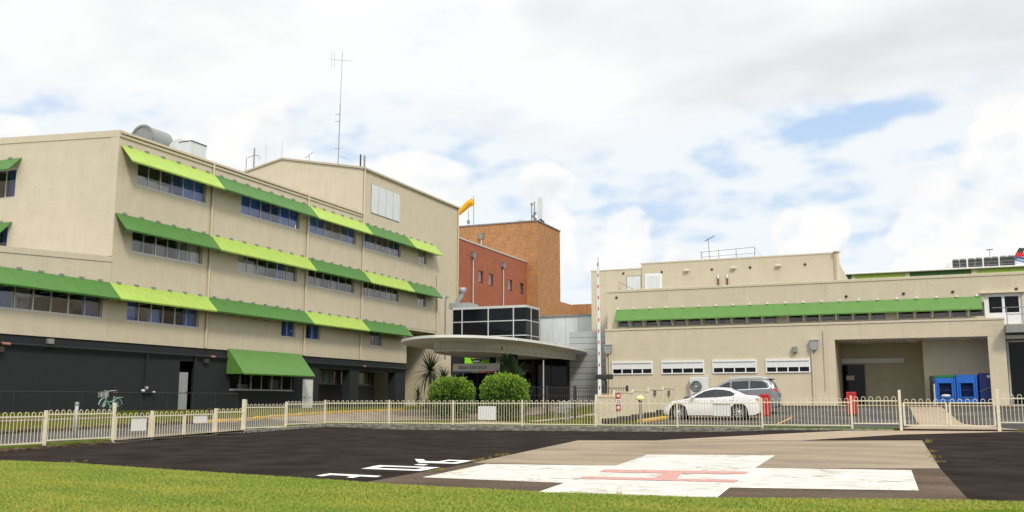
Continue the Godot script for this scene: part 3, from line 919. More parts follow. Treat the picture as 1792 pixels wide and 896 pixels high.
# ---------------------------------------------------------------- windows, awnings
# a strip window: frame with n panes, each pane a sub-part, blinds behind (keys per pane, "" for none)
func window(parent: Node, xf: Transform3D, u0: float, v0: float, w: float, h: float, n: int, blinds: Array = [], frame := "alu", glass := "glass", called := "window", bar := 0.045) -> MeshInstance3D:
	var st := ST()
	var f := bar
	box(st, 0, 0, -0.05, f, h, 0.03)
	box(st, w - f, 0, -0.05, w, h, 0.03)
	box(st, f, 0, -0.05, w - f, f, 0.03)
	box(st, f, h - f, -0.05, w - f, h, 0.03)
	var cell := (w - f) / n
	for i in range(1, n):
		var b := 0.5 * f * (1.7 if i % 2 == 0 and n > 3 else 1.0)
		box(st, cell * i + f / 2 - b, f, -0.045, cell * i + f / 2 + b, h - f, 0.026)
	box(st, -0.04, -0.05, -0.05, w + 0.04, -0.002, 0.14)
	var at := xf * T(u0, v0, -0.13)
	var win := part(called, st, M[frame], parent, at)
	var key := "pane%.3f_%.3f" % [cell, h]
	if not cache.has(key):
		var s := ST()
		box(s, 0.006, 0.006, -0.006, cell - f - 0.006, h - 2 * f - 0.006, 0.006)
		cache[key] = done(s)
	for i in n:
		put("pane", cache[key], M[glass], win, at * T(f + cell * i, f, 0))
		if i < blinds.size() and blinds[i] != "":
			var b: Array = blinds[i].split(":")
			var lo := float(b[1]) if b.size() > 1 else 0.0
			var hi := float(b[2]) if b.size() > 2 else 1.0
			var ck := "blind%.3f_%.2f" % [cell, h * (hi - lo)]
			if not cache.has(ck):
				var s := ST()       # a hanging cloth in shallow folds
				var hh := h * (hi - lo)
				s.set_smooth_group(1)
				for k in 10:
					var x0 := cell * k / 10.0
					var x1 := cell * (k + 1) / 10.0
					var z0 := 0.018 * sin(k * 2.1)
					var z1 := 0.018 * sin((k + 1) * 2.1)
					quad(s, Vector3(x0, 0, z0), Vector3(x1, 0, z1), Vector3(x1, hh, z1), Vector3(x0, hh, z0))
				cache[ck] = done(s)
			put("curtain", cache[ck], M[b[0]], win, at * T(cell * i + f / 2, h * lo, -0.22))
	return win

func awning(parent: Node, xf: Transform3D, u0: float, u1: float, v: float, drop: float, out: float, key: String, brackets := 6, cheeks := 0) -> void:
	var st := ST()
	var a := Vector3(0, 0, 0.02)
	var k := Vector3(0, -drop, out)
	var t := Vector3(0, 0.03, 0.03)
	var U := Vector3(u1 - u0, 0, 0)
	quad(st, k + t, k + t + U, a + t + U, a + t)
	quad(st, a, a + U, k + U, k)
	quad(st, k - Vector3(0, 0.05, 0), k - Vector3(0, 0.05, 0) + U, k + t + U, k + t)
	quad(st, k, k + U, k - Vector3(0, 0.05, 0) + U, k - Vector3(0, 0.05, 0))
	quad(st, a, k, k + t, a + t)
	quad(st, a + U + t, k + t + U, k + U, a + U)
	quad(st, a + t, a + t + U, a + U, a)
	var at := xf * T(u0, v, 0)
	var p := part("awning", st, M[key], parent, at)
	if cheeks:
		st = ST()
		prism(st, PackedVector2Array([Vector2(0, 0), Vector2(out, -drop), Vector2(0, -drop)]), 0, 0.02, Transform3D(Basis(Vector3(0, 0, 1), Vector3.UP, Vector3(1, 0, 0)), Vector3.ZERO))
		part("cheek", st, M[key], p, at)
	if brackets:
		var sk := "seam%.2f_%.2f" % [drop, out]
		if not cache.has(sk):
			var s := ST()
			tube(s, [Vector3(0, 0.03, 0.05), Vector3(0, -drop + 0.03, out + 0.03)], 0.012, 4)
			cache[sk] = done(s)
		for i in range(1, brackets):
			put("seam", cache[sk], M[key], p, at * T((u1 - u0) * i / brackets, 0, 0))
		if not cache.has("bracket"):
			var s := ST()
			box(s, -0.11, -0.02, 0.0, 0.11, 0.09, 0.10)
			box(s, -0.012, -0.55, 0.02, 0.012, 0.0, 0.05)
			cache["bracket"] = done(s)
		if not cache.has("strut%.2f" % out):
			var s := ST()
			tube(s, [Vector3(0, -drop - 0.01, out - 0.02), Vector3(0, -drop - 0.02, 0.02)], 0.018, 5)
			cache["strut%.2f" % out] = done(s)
		for i in brackets:
			var u := (u1 - u0) * (i + 0.5) / brackets
			put("bracket", cache["bracket"], M.alu_dull, p, at * T(u, 0.03, 0))
			put("strut", cache["strut%.2f" % out], M.alu_dull, p, at * T(u, 0, 0))

func pipe(parent: Node, called: String, pts: Array, r: float, key: String, xf := NONE, n := 8) -> MeshInstance3D:
	var st := ST()
	tube(st, pts, r, n)
	return part(called, st, M[key], parent, xf)

func R(u: float, v: float, w: float, h: float) -> Rect2:
	return Rect2(u, v, w, h)


# ---------------------------------------------------------------- the left building
func build_left() -> void:
	var b := thing("hospital_building", "four-storey beige hospital block with lime and green awnings over a black ground floor", "building", Vector3(-36.5, 1.2, -50))
	var w3 := [[1.35, 5.25], [9.7, 5.95], [16.8, 5.75], [23.7, 5.4], [32.05, 1.45]]
	var w2 := [[1.25, 5.3], [9.6, 5.95], [16.8, 5.7], [23.65, 5.3], [32.0, 1.45]]
	var upper := []
	var tall := []
	for i in 5:
		(tall if i > 2 else upper).append(R(w3[i][0], 12.82, w3[i][1], 1.42))
		(tall if i > 2 else upper).append(R(w2[i][0], 9.32, w2[i][1], 1.42))
	upper += [R(1.2, 5.78, 5.3, 1.42), R(14.08, 5.78, 1.48, 1.42), R(16.75, 5.78, 1.65, 1.42)]
	var st := ST()
	wall(st, FL, 0, 23.3, 4.66, 15.28, upper)
	part("wall", st, M.beige, b)
	st = ST()
	wall(st, FL, 23.3, 39.3, 7.45, 18.7, tall)
	part("wall", st, M.beige, b)
	st = ST()
	wall(st, FL, 23.3, 30.3, 4.66, 7.45, [R(24.8, 5.78, 1.75, 1.42)])
	part("wall", st, M.beige, b)
	st = ST()
	wall(st, FL, 35.2, 39.3, 1.0, 7.45, [])
	part("wall", st, M.beige, b)
	# end wall of the tall block's undercroft, soffit, closing walls
	st = ST()
	wall(st, T(0, 0, -71.1), -60, -36.8, 1.0, 7.45, [])
	box(st, -60, 7.3, -71.1, -36.52, 7.44, -66.2)
	box(st, -60, 4.5, -66.2, -36.8, 4.64, -54)
	box(st, -36.8, 4.66, -66.5, -60, 7.3, -66.2)
	part("undercroft", st, M.beige, b)
	# the end face that looks at the viewer, with its raking top
	st = ST()
	var side := T(0, 0, -35.9)
	wall(st, side, -60, -36.52, 7.6, 15.24, [R(-46.9, 12.5, 3.3, 1.55), R(-46.9, 9.2, 3.0, 1.75)])
	prism(st, PackedVector2Array([Vector2(-36.5, 15.24), Vector2(-60, 15.24), Vector2(-60, 16.6)]), -0.3, 0.0, side)
	part("wall", st, M.beige_light, b)
	for v in [12.5, 9.2]:
		window(b, side, -46.9, v, 3.3 if v > 10 else 3.0, 1.55 if v > 10 else 1.75, 4, ["blind_dim", "", "", "curtain_navy"])
	awning(b, side, -50, -43.25, 14.55, 0.75, 0.75, "green", 4)
	awning(b, side, -50, -43.6, 11.1, 0.75, 0.75, "green", 4)
	# raking cap along the end face and the little step of the corner
	st = ST()
	box(st, -23.7, -0.30, -0.34, 0.06, 0.04, 0.035, Transform3D(Basis(Vector3(0, 0, 1), atan2(-1.36, 23.5)), Vector3(-36.5, 15.32, -35.9)))
	part("coping", st, M.beige_light, b)
	st = ST()
	box(st, -37.02, 8.9, -35.9, -36.49, 15.02, -35.86)
	part("corner_strip", st, M.beige_light, b)
	# the two-storey wing in the same plane, its top edge falling to the left
	st = ST()
	wall(st, FL, -14, -0.0, 4.66, 7.85, [R(-6.35, 5.78, 5.95, 1.42), R(-13.2, 5.78, 5.95, 1.42)])
	prism(st, PackedVector2Array([Vector2(-14, 7.85), Vector2(0, 7.85), Vector2(0, 8.86), Vector2(-14, 7.95)]), -0.3, -0.001, FL)
	part("wall", st, M.beige_light, b)
	st = ST()
	var ang := atan2(0.88, 14.0)
	box(st, -14.1, -0.27, -0.33, 0.0, 0.0, 0.03, FL * Transform3D(Basis(Vector3(0, 0, 1), ang), Vector3(0, 8.86, 0)))
	part("coping", st, M.beige_light, b)
	st = ST()
	quad(st, Vector3(-36.6, 7.9, -22), Vector3(-36.6, 8.75, -35.9), Vector3(-60, 9.5, -35.9), Vector3(-60, 9.0, -22))
	part("roof", st, M.roof_metal, b)
	# black ground floor
	st = ST()
	wall(st, FL * T(0, 0, -0.06), -14, 18.2, 0.8, 4.655, [R(5.25, 1.2, 1.3, 2.7), R(9.45, 2.42, 6.15, 1.1), R(16.65, 1.0, 1.25, 2.2)])
	wall(st, FL * T(0, 0, -0.06), 18.2, 30.3, 3.9, 4.655, [])
	part("ground_floor_wall", st, M.black_paint, b)
	st = ST()
	wall(st, FL * T(0, 0, -1.3), 18.2, 27.7, 0.8, 3.9, [R(18.7, 2.95, 4.0, 0.95), R(23.1, 2.95, 4.2, 0.95)])
	box(st, 18.0, 0.8, -1.35, 18.2, 3.9, -0.36, FL)
	box(st, 27.5, 0.8, -6, 27.7, 3.9, -1.6, FL)
	part("recessed_wall", st, M.black_deep, b)
	for c in [[18.2, 18.5], [22.3, 23.5], [28.75, 30.3]]:
		st = ST()
		box(st, c[0], 0.8, -0.7, c[1], 3.9, -0.07, FL)
		part("column", st, M.black_paint, b)
	window(b, FL * T(0, 0, -1.3), 18.7, 2.95, 4.0, 0.95, 5, ["frost", "frost", "frost", "frost", "frost"], "alu_dull")
	window(b, FL * T(0, 0, -1.3), 23.1, 2.95, 4.2, 0.95, 5, ["frost", "frost", "frost", "frost", "frost"], "alu_dull")
	window(b, FL * T(0, 0, -0.06), 9.45, 2.42, 6.15, 1.1, 6, ["", "blind_dim:0:0.3", "", "", "blind_dim:0.1:0.6", ""])
	# doors
	st = ST()
	cbox(st, 0, 0, -0.03, 1.25, 2.2, 0.03, 0.01)
	var d := part("door", st, M.white_paint, b, FL * T(16.65, 1.0, -0.14))
	for q in [0.28, 0.97]:
		st = ST()
		box(st, q - 0.05, 0.98, 0.03, q + 0.05, 1.04, 0.06)
		part("handle", st, M.dark_metal, d, FL * T(16.65, 1.0, -0.14))
	st = ST()
	box(st, 0, 0, -0.025, 0.68, 2.05, 0.025)
	for k in 6:
		box(st, 0.06 + k * 0.11, 0.05, 0.025, 0.10 + k * 0.11, 2.0, 0.034)
	var dx := FL * Transform3D(Basis(Vector3.UP, -0.15), Vector3(5.27, 1.25, -0.2))
	d = part("door", st, M.galv, b, dx)
	st = ST()
	box(st, 0.6, 0.95, 0.03, 0.68, 1.02, 0.09)
	part("handle", st, M.dark_metal, d, dx)
	# floors, roofs and rear walls
	st = ST()
	for y in [8.25, 11.75]:
		box(st, -59.7, y, -75, -36.82, y + 0.25, -36.25)
	box(st, -60, 4.5, -53.9, -36.82, 4.64, -22)
	part("floor_slab", st, M.inside, b)
	st = ST()
	box(st, -60.3, 0.8, -75.2, -60, 18, -22)
	box(st, -60, 0.8, -21.9, -36.9, 7.9, -21.6)
	part("rear_wall", st, M.beige, b)
	st = ST()
	quad(st, Vector3(-36.8, 15.05, -59.2), Vector3(-60, 16.4, -59.2), Vector3(-60, 16.4, -36.2), Vector3(-36.8, 15.05, -36.2))
	part("roof", st, M.roof_metal, b)
	var gable := PackedVector2Array([Vector2(-36.8, 14.9), Vector2(-36.8, 18.66), Vector2(-43.7, 20.02), Vector2(-52.5, 18.2), Vector2(-52.5, 14.9)])
	st = ST()
	prism(st, gable, -0.3, 0.0, T(0, 0, -59.2))
	part("gable_wall", st, M.beige, b)
	st = ST()
	prism(st, gable, -0.3, 0.0, T(0, 0, -74.9))
	box(st, -52.5, 0.8, -75.2, -36.8, 14.9, -74.9)
	part("gable_wall", st, M.beige, b)
	st = ST()
	prism(st, PackedVector2Array([Vector2(-36.35, 18.60), Vector2(-43.7, 20.04), Vector2(-52.8, 18.15), Vector2(-52.8, 18.27), Vector2(-43.7, 20.17), Vector2(-36.35, 18.75)]), -16.1, 0.12, T(0, 0, -59.2))
	part("roof", st, M.beige_dark, b)
	st = ST()
	box(st, -40.6, 15.3, -59.2, -39.66, 18.1, -59.165)
	part("roof_door", st, M.beige, b)
	# gutters and caps
	st = ST()
	box(st, 0, 15.02, 0.0, 23.25, 15.14, 0.07, FL)
	box(st, -0.02, 15.2, -0.3, 23.28, 15.32, 0.13, FL)
	part("gutter", st, M.pipe_beige, b)
	st = ST()
	box(st, 23.3, 18.62, 0.0, 39.4, 18.74, 0.12, FL)
	part("gutter", st, M.pipe_beige, b)
	# movement joints
	for u in [-0.02, 7.3, 16.2, 30.2]:
		st = ST()
		box(st, u - 0.012, 4.7, -0.01, u + 0.012, 15.0 if u < 20 else 7.4, 0.004, FL)
		part("wall_joint", st, M.beige_dark, b)
	# windows
	var bl := "curtain_blue"
	var nv := "curtain_navy"
	var gr := "blind_grey:0:0.42"
	var dm := "blind_dim:0:0.5"
	var sets3 := [[gr, "blind_grey:0:0.34", "blind_grey:0:0.3", nv, bl, bl], [bl, bl, nv, nv, bl, bl], [bl, bl, dm, "", dm, bl], [bl, dm, dm, "", dm, nv], ["", "blind_grey"]]
	var sets2 := [[dm, "", dm, "", "blind_dim", "blind_grey"], ["blind_grey", "blind_grey:0:0.6", dm, "", nv, "blind_dim"], [dm, dm, "", dm, "", ""], ["", dm, "", "", "blind_dim", ""], ["blind_dim", "blind_grey"]]
	for i in 5:
		var n := 2 if i == 4 else 6
		window(b, FL, w3[i][0], 12.82, w3[i][1], 1.42, n, sets3[i])
		window(b, FL, w2[i][0], 9.32, w2[i][1], 1.42, n, sets2[i])
	window(b, FL, 1.2, 5.78, 5.3, 1.42, 6, [bl, "", "curtain_blue:0:0.5", "", "", bl])
	window(b, FL, 14.08, 5.78, 1.48, 1.42, 2, [nv, bl])
	window(b, FL, 16.75, 5.78, 1.65, 1.42, 2, ["", bl])
	window(b, FL, 24.8, 5.78, 1.75, 1.42, 2, [nv, bl])
	window(b, FL, -6.35, 5.78, 5.95, 1.42, 6, [nv, "blind_dim", "", "", "", nv])
	window(b, FL, -13.2, 5.78, 5.95, 1.42, 6, ["blind_dim", "", "", "", nv, ""])
	# awnings
	for s in [[0.1, 7.18, "lime", 6], [7.2, 16.58, "green", 8], [16.6, 23.53, "lime", 6], [23.55, 30.03, "green", 6], [30.05, 34.8, "lime", 4]]:
		awning(b, FL, s[0], s[1], 14.58, 0.88, 0.8, s[2], s[3])
	for s in [[0.0, 7.08, "green", 6], [7.1, 16.58, "lime", 8], [16.6, 23.48, "green", 6], [23.5, 30.03, "lime", 6], [30.05, 34.85, "green", 4]]:
		awning(b, FL, s[0], s[1], 11.06, 0.88, 0.8, s[2], s[3])
	for s in [[-14.0, -7.1, "lime", 6], [-7.08, -0.12, "green", 6], [-0.1, 7.03, "lime", 6], [7.05, 16.43, "green", 8], [16.45, 23.43, "lime", 6], [23.45, 29.9, "green", 5]]:
		awning(b, FL, s[0], s[1], 7.52, 0.82, 0.8, s[2], s[3])
	awning(b, FL, 9.02, 16.15, 4.72, 1.42, 1.2, "green_bright", 0, 1)
	# pipes
	for u in [7.05, 16.45, 23.4]:
		pipe(b, "downpipe", [Vector3(u, 15.2 if u < 20 else 18.6, 0.09), Vector3(u, 4.7, 0.09)], 0.065, "pipe_beige", FL)
	pipe(b, "downpipe", [Vector3(35.25, 12.2, 0.09), Vector3(35.25, 7.5, 0.09)], 0.06, "pipe_beige", FL)
	pipe(b, "downpipe", [Vector3(39.2, 18.6, 0.08), Vector3(39.2, 7.0, 0.08)], 0.06, "pipe_beige", FL)
	pipe(b, "service_pipe", [Vector3(-14, 4.22, 0.08), Vector3(8.95, 4.22, 0.08)], 0.065, "black_paint", FL)
	pipe(b, "service_pipe", [Vector3(16.2, 4.22, 0.08), Vector3(30.35, 4.22, 0.08)], 0.065, "black_paint", FL)
	pipe(b, "standpipe", [Vector3(2.7, 4.2, 0.06), Vector3(2.7, 2.3, 0.06)], 0.05, "black_paint", FL)
	pipe(b, "standpipe", [Vector3(6.35, 4.15, 0.02), Vector3(6.35, 1.3, 0.02)], 0.06, "black_paint", FL)
	st = ST()
	for u in [[-6.0, -5.55], [7.5, 7.85], [23.75, 24.1]]:
		tube(st, [Vector3(u[0], 4.22, 0.08), Vector3(u[1], 4.22, 0.08)], 0.068, 8)
	var mk := part("pipe_marking", st, M.pipe_mark, b, FL)
	mk.set_meta("label", "reddish bands on the black service pipe")
	# lamps on the black wall
	for q in [[-3.4, 4.45, "alu_dull"], [-6.0, 3.95, "timber_dark"], [7.2, 3.95, "timber_dark"]]:
		st = ST()
		cbox(st, -0.16, -0.12, 0, 0.16, 0.12, 0.2, 0.02)
		part("wall_lamp", st, M[q[2]], b, FL * T(q[0], q[1], -0.06))
	# fire hydrant valves
	st = ST()
	lathe(st, [Vector2(0, 0), Vector2(0.08, 0), Vector2(0.09, 0.12), Vector2(0.05, 0.14), Vector2(0.05, 0.2), Vector2(0, 0.2)], 10, Transform3D(Basis(Vector3.RIGHT, PI / 2), Vector3(2.45, 2.27, 0.05)))
	lathe(st, [Vector2(0, 0), Vector2(0.06, 0), Vector2(0.06, 0.16), Vector2(0, 0.16)], 10, Transform3D(Basis(Vector3.RIGHT, PI / 2), Vector3(3.2, 2.2, 0.05)))
	box(st, 2.66, 2.36, 0.02, 2.8, 2.5, 0.14)
	part("hydrant_valve", st, M.alu, b, FL)
	pipe(b, "hydrant_pipe", [Vector3(2.4, 2.25, 0.05), Vector3(3.25, 2.22, 0.05)], 0.05, "black", FL)
	# louvred white panel
	st = ST()
	box(st, 24.45, 15.55, 0.0, 28.75, 17.78, 0.03, FL)
	var lp := part("louvre_panel", st, M.alu_dull, b)
	for k in 4:
		st = ST()
		cbox(st, 0.03, 0.03, 0.03, 1.045, 2.2, 0.06, 0.01)
		part("panel", st, M.clad_white, lp, FL * T(24.45 + k * 1.075, 15.55, 0))
	# handrail along the foot of the black wall
	var h := thing("handrail", "thin dark handrail in front of the black ground floor wall", "handrail", Vector3(-35.2, 1.25, -35))
	pipe(h, "rail", [Vector3(-35.2, 2.15, -24), Vector3(-35.2, 2.17, -44.4)], 0.02, "dark_metal")
	for k in 12:
		pipe(h, "post", [Vector3(-35.2, 1.2, -24.2 - k * 1.83), Vector3(-35.2, 2.15, -24.2 - k * 1.83)], 0.018, "dark_metal", NONE, 5)
	# roof plant
	var v := thing("roof_ventilator", "grey barrel-shaped metal ventilator on the left roof", "ventilator", Vector3(-39.9, 15.3, -41.2))
	st = ST()
	var arc := PackedVector2Array([Vector2(-0.85, 0)])
	for k in 17:
		arc.append(Vector2(-0.85 * cos(PI * k / 16), 1.05 + 0.85 * sin(PI * k / 16)))
	arc.append(Vector2(0.85, 0))
	prism(st, arc, -1.6, 0.0, T(-40.2, 15.55, -41.2))
	part("barrel", st, M.alu_dull, v)
	st = ST()
	var rim := PackedVector2Array()
	for k in 17:
		rim.append(Vector2(-0.9 * cos(PI * k / 16), 1.05 + 0.9 * sin(PI * k / 16)))
	for k in 17:
		rim.append(Vector2(0.78 * cos(PI * k / 16), 1.05 + 0.78 * sin(PI * k / 16)))
	prism(st, rim, 0.0, 0.05, T(-40.2, 15.55, -41.2))
	part("rim", st, M.alu_dull, v)
	v = thing("roof_ventilator", "pale boxy roof housing with a rounded back beside the grey barrel", "ventilator", Vector3(-38.5, 15.2, -42.5))
	st = ST()
	var hood := PackedVector2Array([Vector2(0, -0.9), Vector2(1.75, -0.9), Vector2(1.75, 0.95), Vector2(0.85, 1.18)])
	for k in 7:
		hood.append(Vector2(0.75 - 0.75 * sin(PI / 2 * k / 6), 0.42 + 0.75 * cos(PI / 2 * k / 6)))
	prism(st, hood, -1.3, 0.0, T(-39.25, 15.55, -42.2))
	part("housing", st, M.clad_white, v)
	st = ST()
	box(st, -38.4, 16.50, -43.52, -37.46, 16.54, -42.18)
	part("lid", st, M.dark_metal, v)
	masts()

func masts() -> void:
	var a := thing("antenna_mast", "very tall thin radio mast with a crossed aerial on the left roof", "antenna", Vector3(-42.5, 19.5, -65))
	pipe(a, "pole", [Vector3(-42.5, 19.5, -65), Vector3(-42.42, 26.0, -65)], 0.035, "alu_dull", NONE, 6)
	pipe(a, "pole", [Vector3(-42.42, 26.0, -65), Vector3(-42.35, 30.5, -65)], 0.02, "alu_dull", NONE, 6)
	pipe(a, "crossbar", [Vector3(-43.4, 29.95, -65), Vector3(-41.3, 29.5, -65)], 0.014, "alu_dull", NONE, 5)
	for q in [[-43.4, 29.95], [-43.1, 29.9]]:
		pipe(a, "element", [Vector3(q[0], q[1] - 0.8, -65), Vector3(q[0], q[1] + 0.75, -65)], 0.012, "alu_dull", NONE, 4)
	for y in [25.1, 24.5, 22.2]:
		pipe(a, "element", [Vector3(-42.9, y + 0.02, -65), Vector3(-42.35, y, -65)], 0.02, "alu_dull", NONE, 4)
	pipe(a, "element", [Vector3(-42.45, 21.6, -65), Vector3(-41.5, 21.2, -65)], 0.015, "alu_dull", NONE, 4)
	a = thing("vent_pipe", "pair of short dark pipes at the corner of the tall block's roof", "pipe", Vector3(-37.0, 18.6, -59.6))
	pipe(a, "tube", [Vector3(-37.0, 18.5, -59.6), Vector3(-37.0, 19.85, -59.6)], 0.06, "dark_metal")
	pipe(a, "tube", [Vector3(-36.78, 18.5, -59.8), Vector3(-36.78, 19.8, -59.8)], 0.07, "alu_dull")
	a = thing("antenna_mast", "small frame aerial with a short pole at the far left of the tall block's roof", "antenna", Vector3(-51, 18.4, -65))
	pipe(a, "pole", [Vector3(-50.9, 18.4, -65), Vector3(-50.9, 23.1, -65)], 0.06, "alu_dull", NONE, 6)
	pipe(a, "frame", [Vector3(-51.7, 18.4, -65), Vector3(-51.7, 22.3, -65), Vector3(-50.9, 22.5, -65), Vector3(-50.4, 22.4, -65), Vector3(-50.3, 22.1, -65)], 0.03, "alu_dull", NONE, 5)
	a = thing("whip_antenna", "short whip aerial on the roof left of the ridge", "antenna", Vector3(-49.5, 18.8, -65), 0, "whip aerials on the tall block")
	pipe(a, "whip", [Vector3(-49.6, 18.8, -65), Vector3(-49.7, 23.3, -65)], 0.014, "alu_dull", NONE, 4)
	a = thing("whip_antenna", "whip aerial with a thick foot just right of the ridge", "antenna", Vector3(-48, 19.1, -65), 0, "whip aerials on the tall block")
	pipe(a, "whip", [Vector3(-48.1, 19.1, -65), Vector3(-48.05, 23.5, -65)], 0.016, "alu_dull", NONE, 4)
	pipe(a, "foot", [Vector3(-48.1, 19.1, -65), Vector3(-48.1, 21.9, -65)], 0.03, "alu_dull", NONE, 4)
	a = thing("tv_antenna", "small television aerial tilted above the roof between ridge and mast", "antenna", Vector3(-45.3, 19.6, -65))
	pipe(a, "pole", [Vector3(-45.3, 19.6, -65), Vector3(-45.3, 21.9, -65)], 0.025, "alu_dull", NONE, 5)
	pipe(a, "boom", [Vector3(-45.7, 21.7, -65), Vector3(-44.9, 22.2, -65)], 0.025, "alu_dull", NONE, 5)
	for k in 4:
		var c := Vector3(-45.6 + 0.2 * k, 21.76 + 0.12 * k, -65)
		pipe(a, "element", [c - Vector3(0.08, -0.12, 0.2), c + Vector3(0.08, -0.12, 0.2)], 0.012, "alu_dull", NONE, 4)
	# windsock on the brick tower
	a = thing("windsock", "yellow windsock hanging from a thin pole above the brick tower", "windsock", Vector3(-40.9, 18, -88))
	pipe(a, "pole", [Vector3(-40.92, 17.0, -88), Vector3(-40.95, 22.7, -88)], 0.035, "alu_dull", NONE, 6)
	var st := ST()
	var pts := [Vector3(-41.05, 22.1, -88), Vector3(-41.5, 21.95, -88), Vector3(-42.0, 21.55, -88), Vector3(-42.5, 21.15, -88), Vector3(-42.75, 20.95, -88)]
	tube(st, pts, 0.40, 14, 0.24)
	part("sleeve", st, M.windsock, a)


# ---------------------------------------------------------------- brick tower and entrance
func build_tower() -> void:
	var b := thing("brick_tower", "tan brick tower rising behind a lower red brick wing", "building", Vector3(-42, 1.5, -100))
	var st := ST()
	wall(st, T(0, 0, -97.9), -62, -37.7, 1.5, 21.55, [], 0.4)
	part("wall", st, M.brick_tan, b)
	st = ST()
	wall(st, Transform3D(Basis(Vector3(0, 0, -1), Vector3.UP, Vector3(1, 0, 0)), Vector3(-37.7, 0, -97.9)), 0.401, 7.3, 1.5, 21.55, [], 0.4)
	box(st, -62, 1.5, -105.2, -38.1, 21.5, -104.8)
	part("wall", st, M.brick_tan, b)
	st = ST()
	wall(st, Transform3D(Basis(Vector3(0, 0, -1), Vector3.UP, Vector3(1, 0, 0)), Vector3(-37.7, 0, -105.2)), 0.001, 4.3, 1.5, 13.25, [], 0.4)
	box(st, -37.7, 1.5, -109.9, -20, 13.3, -109.5)
	part("low_wall", st, M.brick_tan, b)
	st = ST()
	box(st, -62, 21.55, -98.2, -37.6, 21.68, -97.8)
	box(st, -38.0, 21.55, -105.2, -37.6, 21.68, -98.2)
	box(st, -62, 21.2, -105.2, -38.0, 21.3, -98.2)
	part("coping", st, M.alu_dull, b)
	var fr := Transform3D(Basis(Vector3(0, 0, -1), Vector3.UP, Vector3(1, 0, 0)), Vector3(-39, 0, 0))
	st = ST()
	var holes := []
	for z in [85.05, 87.55, 92.6, 95.85]:
		holes.append(R(z, 13.34, 1.12, 1.15))
	wall(st, fr, 72, 97.9, 1.5, 16.95, holes, 0.4)
	part("red_wall", st, M.brick_red, b)
	st = ST()
	box(st, 72, 16.95, -0.4, 97.9, 17.08, 0.06, fr)
	part("coping", st, M.alu, b)
	st = ST()
	box(st, -60, 16.6, -97.9, -39.4, 16.7, -76)
	part("roof", st, M.roof_metal, b)
	for z in [85.05, 87.55, 92.6, 95.85]:
		window(b, fr, z, 13.34, 1.12, 1.15, 1, ["blind_dim"], "dark_metal", "glass", "window", 0.06)
	for q in [[83.5, 16.0, fr], [90.95, 16.0, fr]]:
		var r := put("rainwater_head", rain_head(), M.alu_dull, b, fr * T(q[0], 15.45, 0.02))
		pipe(r, "pipe", [Vector3(q[0], 15.5, 0.14), Vector3(q[0], 9, 0.14)], 0.07, "alu", fr)
	var tf := T(0, 0, -97.9)
	var r := put("rainwater_head", rain_head(), M.alu_dull, b, tf * T(-44.5, 20.0, 0.02))
	pipe(r, "pipe", [Vector3(-44.5, 20.0, 0.14), Vector3(-44.5, 17.0, 0.14)], 0.08, "alu", tf)
	# rooftop aerials
	var a := thing("cell_antenna", "grey mobile-phone panel antennas on the corner of the brick tower", "antenna", Vector3(-36.5, 21.6, -99.5))
	st = ST()
	cbox(st, -38.15, 22.0, -99.6, -37.75, 24.6, -99.2, 0.05)
	part("panel", st, M.clad_white, a)
	st = ST()
	tube(st, [Vector3(-37.95, 21.2, -99.7), Vector3(-37.95, 22.2, -99.7)], 0.12, 8)
	box(st, -38.25, 21.6, -99.9, -37.65, 21.9, -99.3)
	part("base", st, M.dark_metal, a)
	for q in [[-39.0, 24.0], [-38.65, 24.15]]:
		pipe(a, "pole", [Vector3(q[0], 21.3, -99.4), Vector3(q[0], q[1], -99.4)], 0.06, "alu_dull", NONE, 6)
	st = ST()
	for k in 4:
		cbox(st, -38.95 + (k % 2) * 0.2, 21.7 + k * 0.32, -99.55, -38.65 + (k % 2) * 0.2, 21.95 + k * 0.32, -99.2, 0.03)
	cbox(st, -39.12, 23.75, -99.5, -38.85, 24.0, -99.3, 0.03)
	part("radio_unit", st, M.alu_dull, a)
	a = thing("handrail", "thin rail on the roof edge of the brick tower", "handrail", Vector3(-40, 21.6, -98.5))
	pipe(a, "rail", [Vector3(-40.3, 21.9, -98.4), Vector3(-38.0, 21.75, -99.0), Vector3(-37.9, 21.7, -103)], 0.025, "alu_dull", NONE, 5)
	a = thing("whip_antenna", "thin aerial with a small box at the left end of the brick tower's roof", "antenna", Vector3(-46.2, 21.6, -98.2))
	pipe(a, "whip", [Vector3(-46.25, 19.0, -98.0), Vector3(-46.25, 23.4, -98.0)], 0.035, "alu_dull", NONE, 5)
	st = ST()
	cbox(st, -46.4, 21.9, -98.1, -46.1, 22.3, -97.9, 0.02)
	part("amplifier", st, M.alu_dull, a)

func rain_head() -> ArrayMesh:
	if not cache.has("rain_head"):
		var st := ST()
		var p := PackedVector2Array([Vector2(-0.26, 0.55), Vector2(0.26, 0.55), Vector2(0.26, 0.12), Vector2(0.14, -0.06), Vector2(-0.14, -0.06), Vector2(-0.26, 0.12)])
		prism(st, p, 0.0, 0.30)
		box(st, -0.30, 0.55, 0.0, 0.30, 0.60, 0.34)
		box(st, -0.17, 0.27, 0.30, 0.17, 0.35, 0.303)
		cache["rain_head"] = done(st)
	return cache["rain_head"]

func smooth_loop(pts: Array, per := 6) -> PackedVector2Array:    # an open Catmull-Rom curve through the points
	var r := PackedVector2Array()
	for i in pts.size() - 1:
		for k in per:
			r.append((pts[i] as Vector2).cubic_interpolate(pts[i + 1], pts[maxi(i - 1, 0)], pts[mini(i + 2, pts.size() - 1)], float(k) / per))
	r.append(pts[-1])
	return r

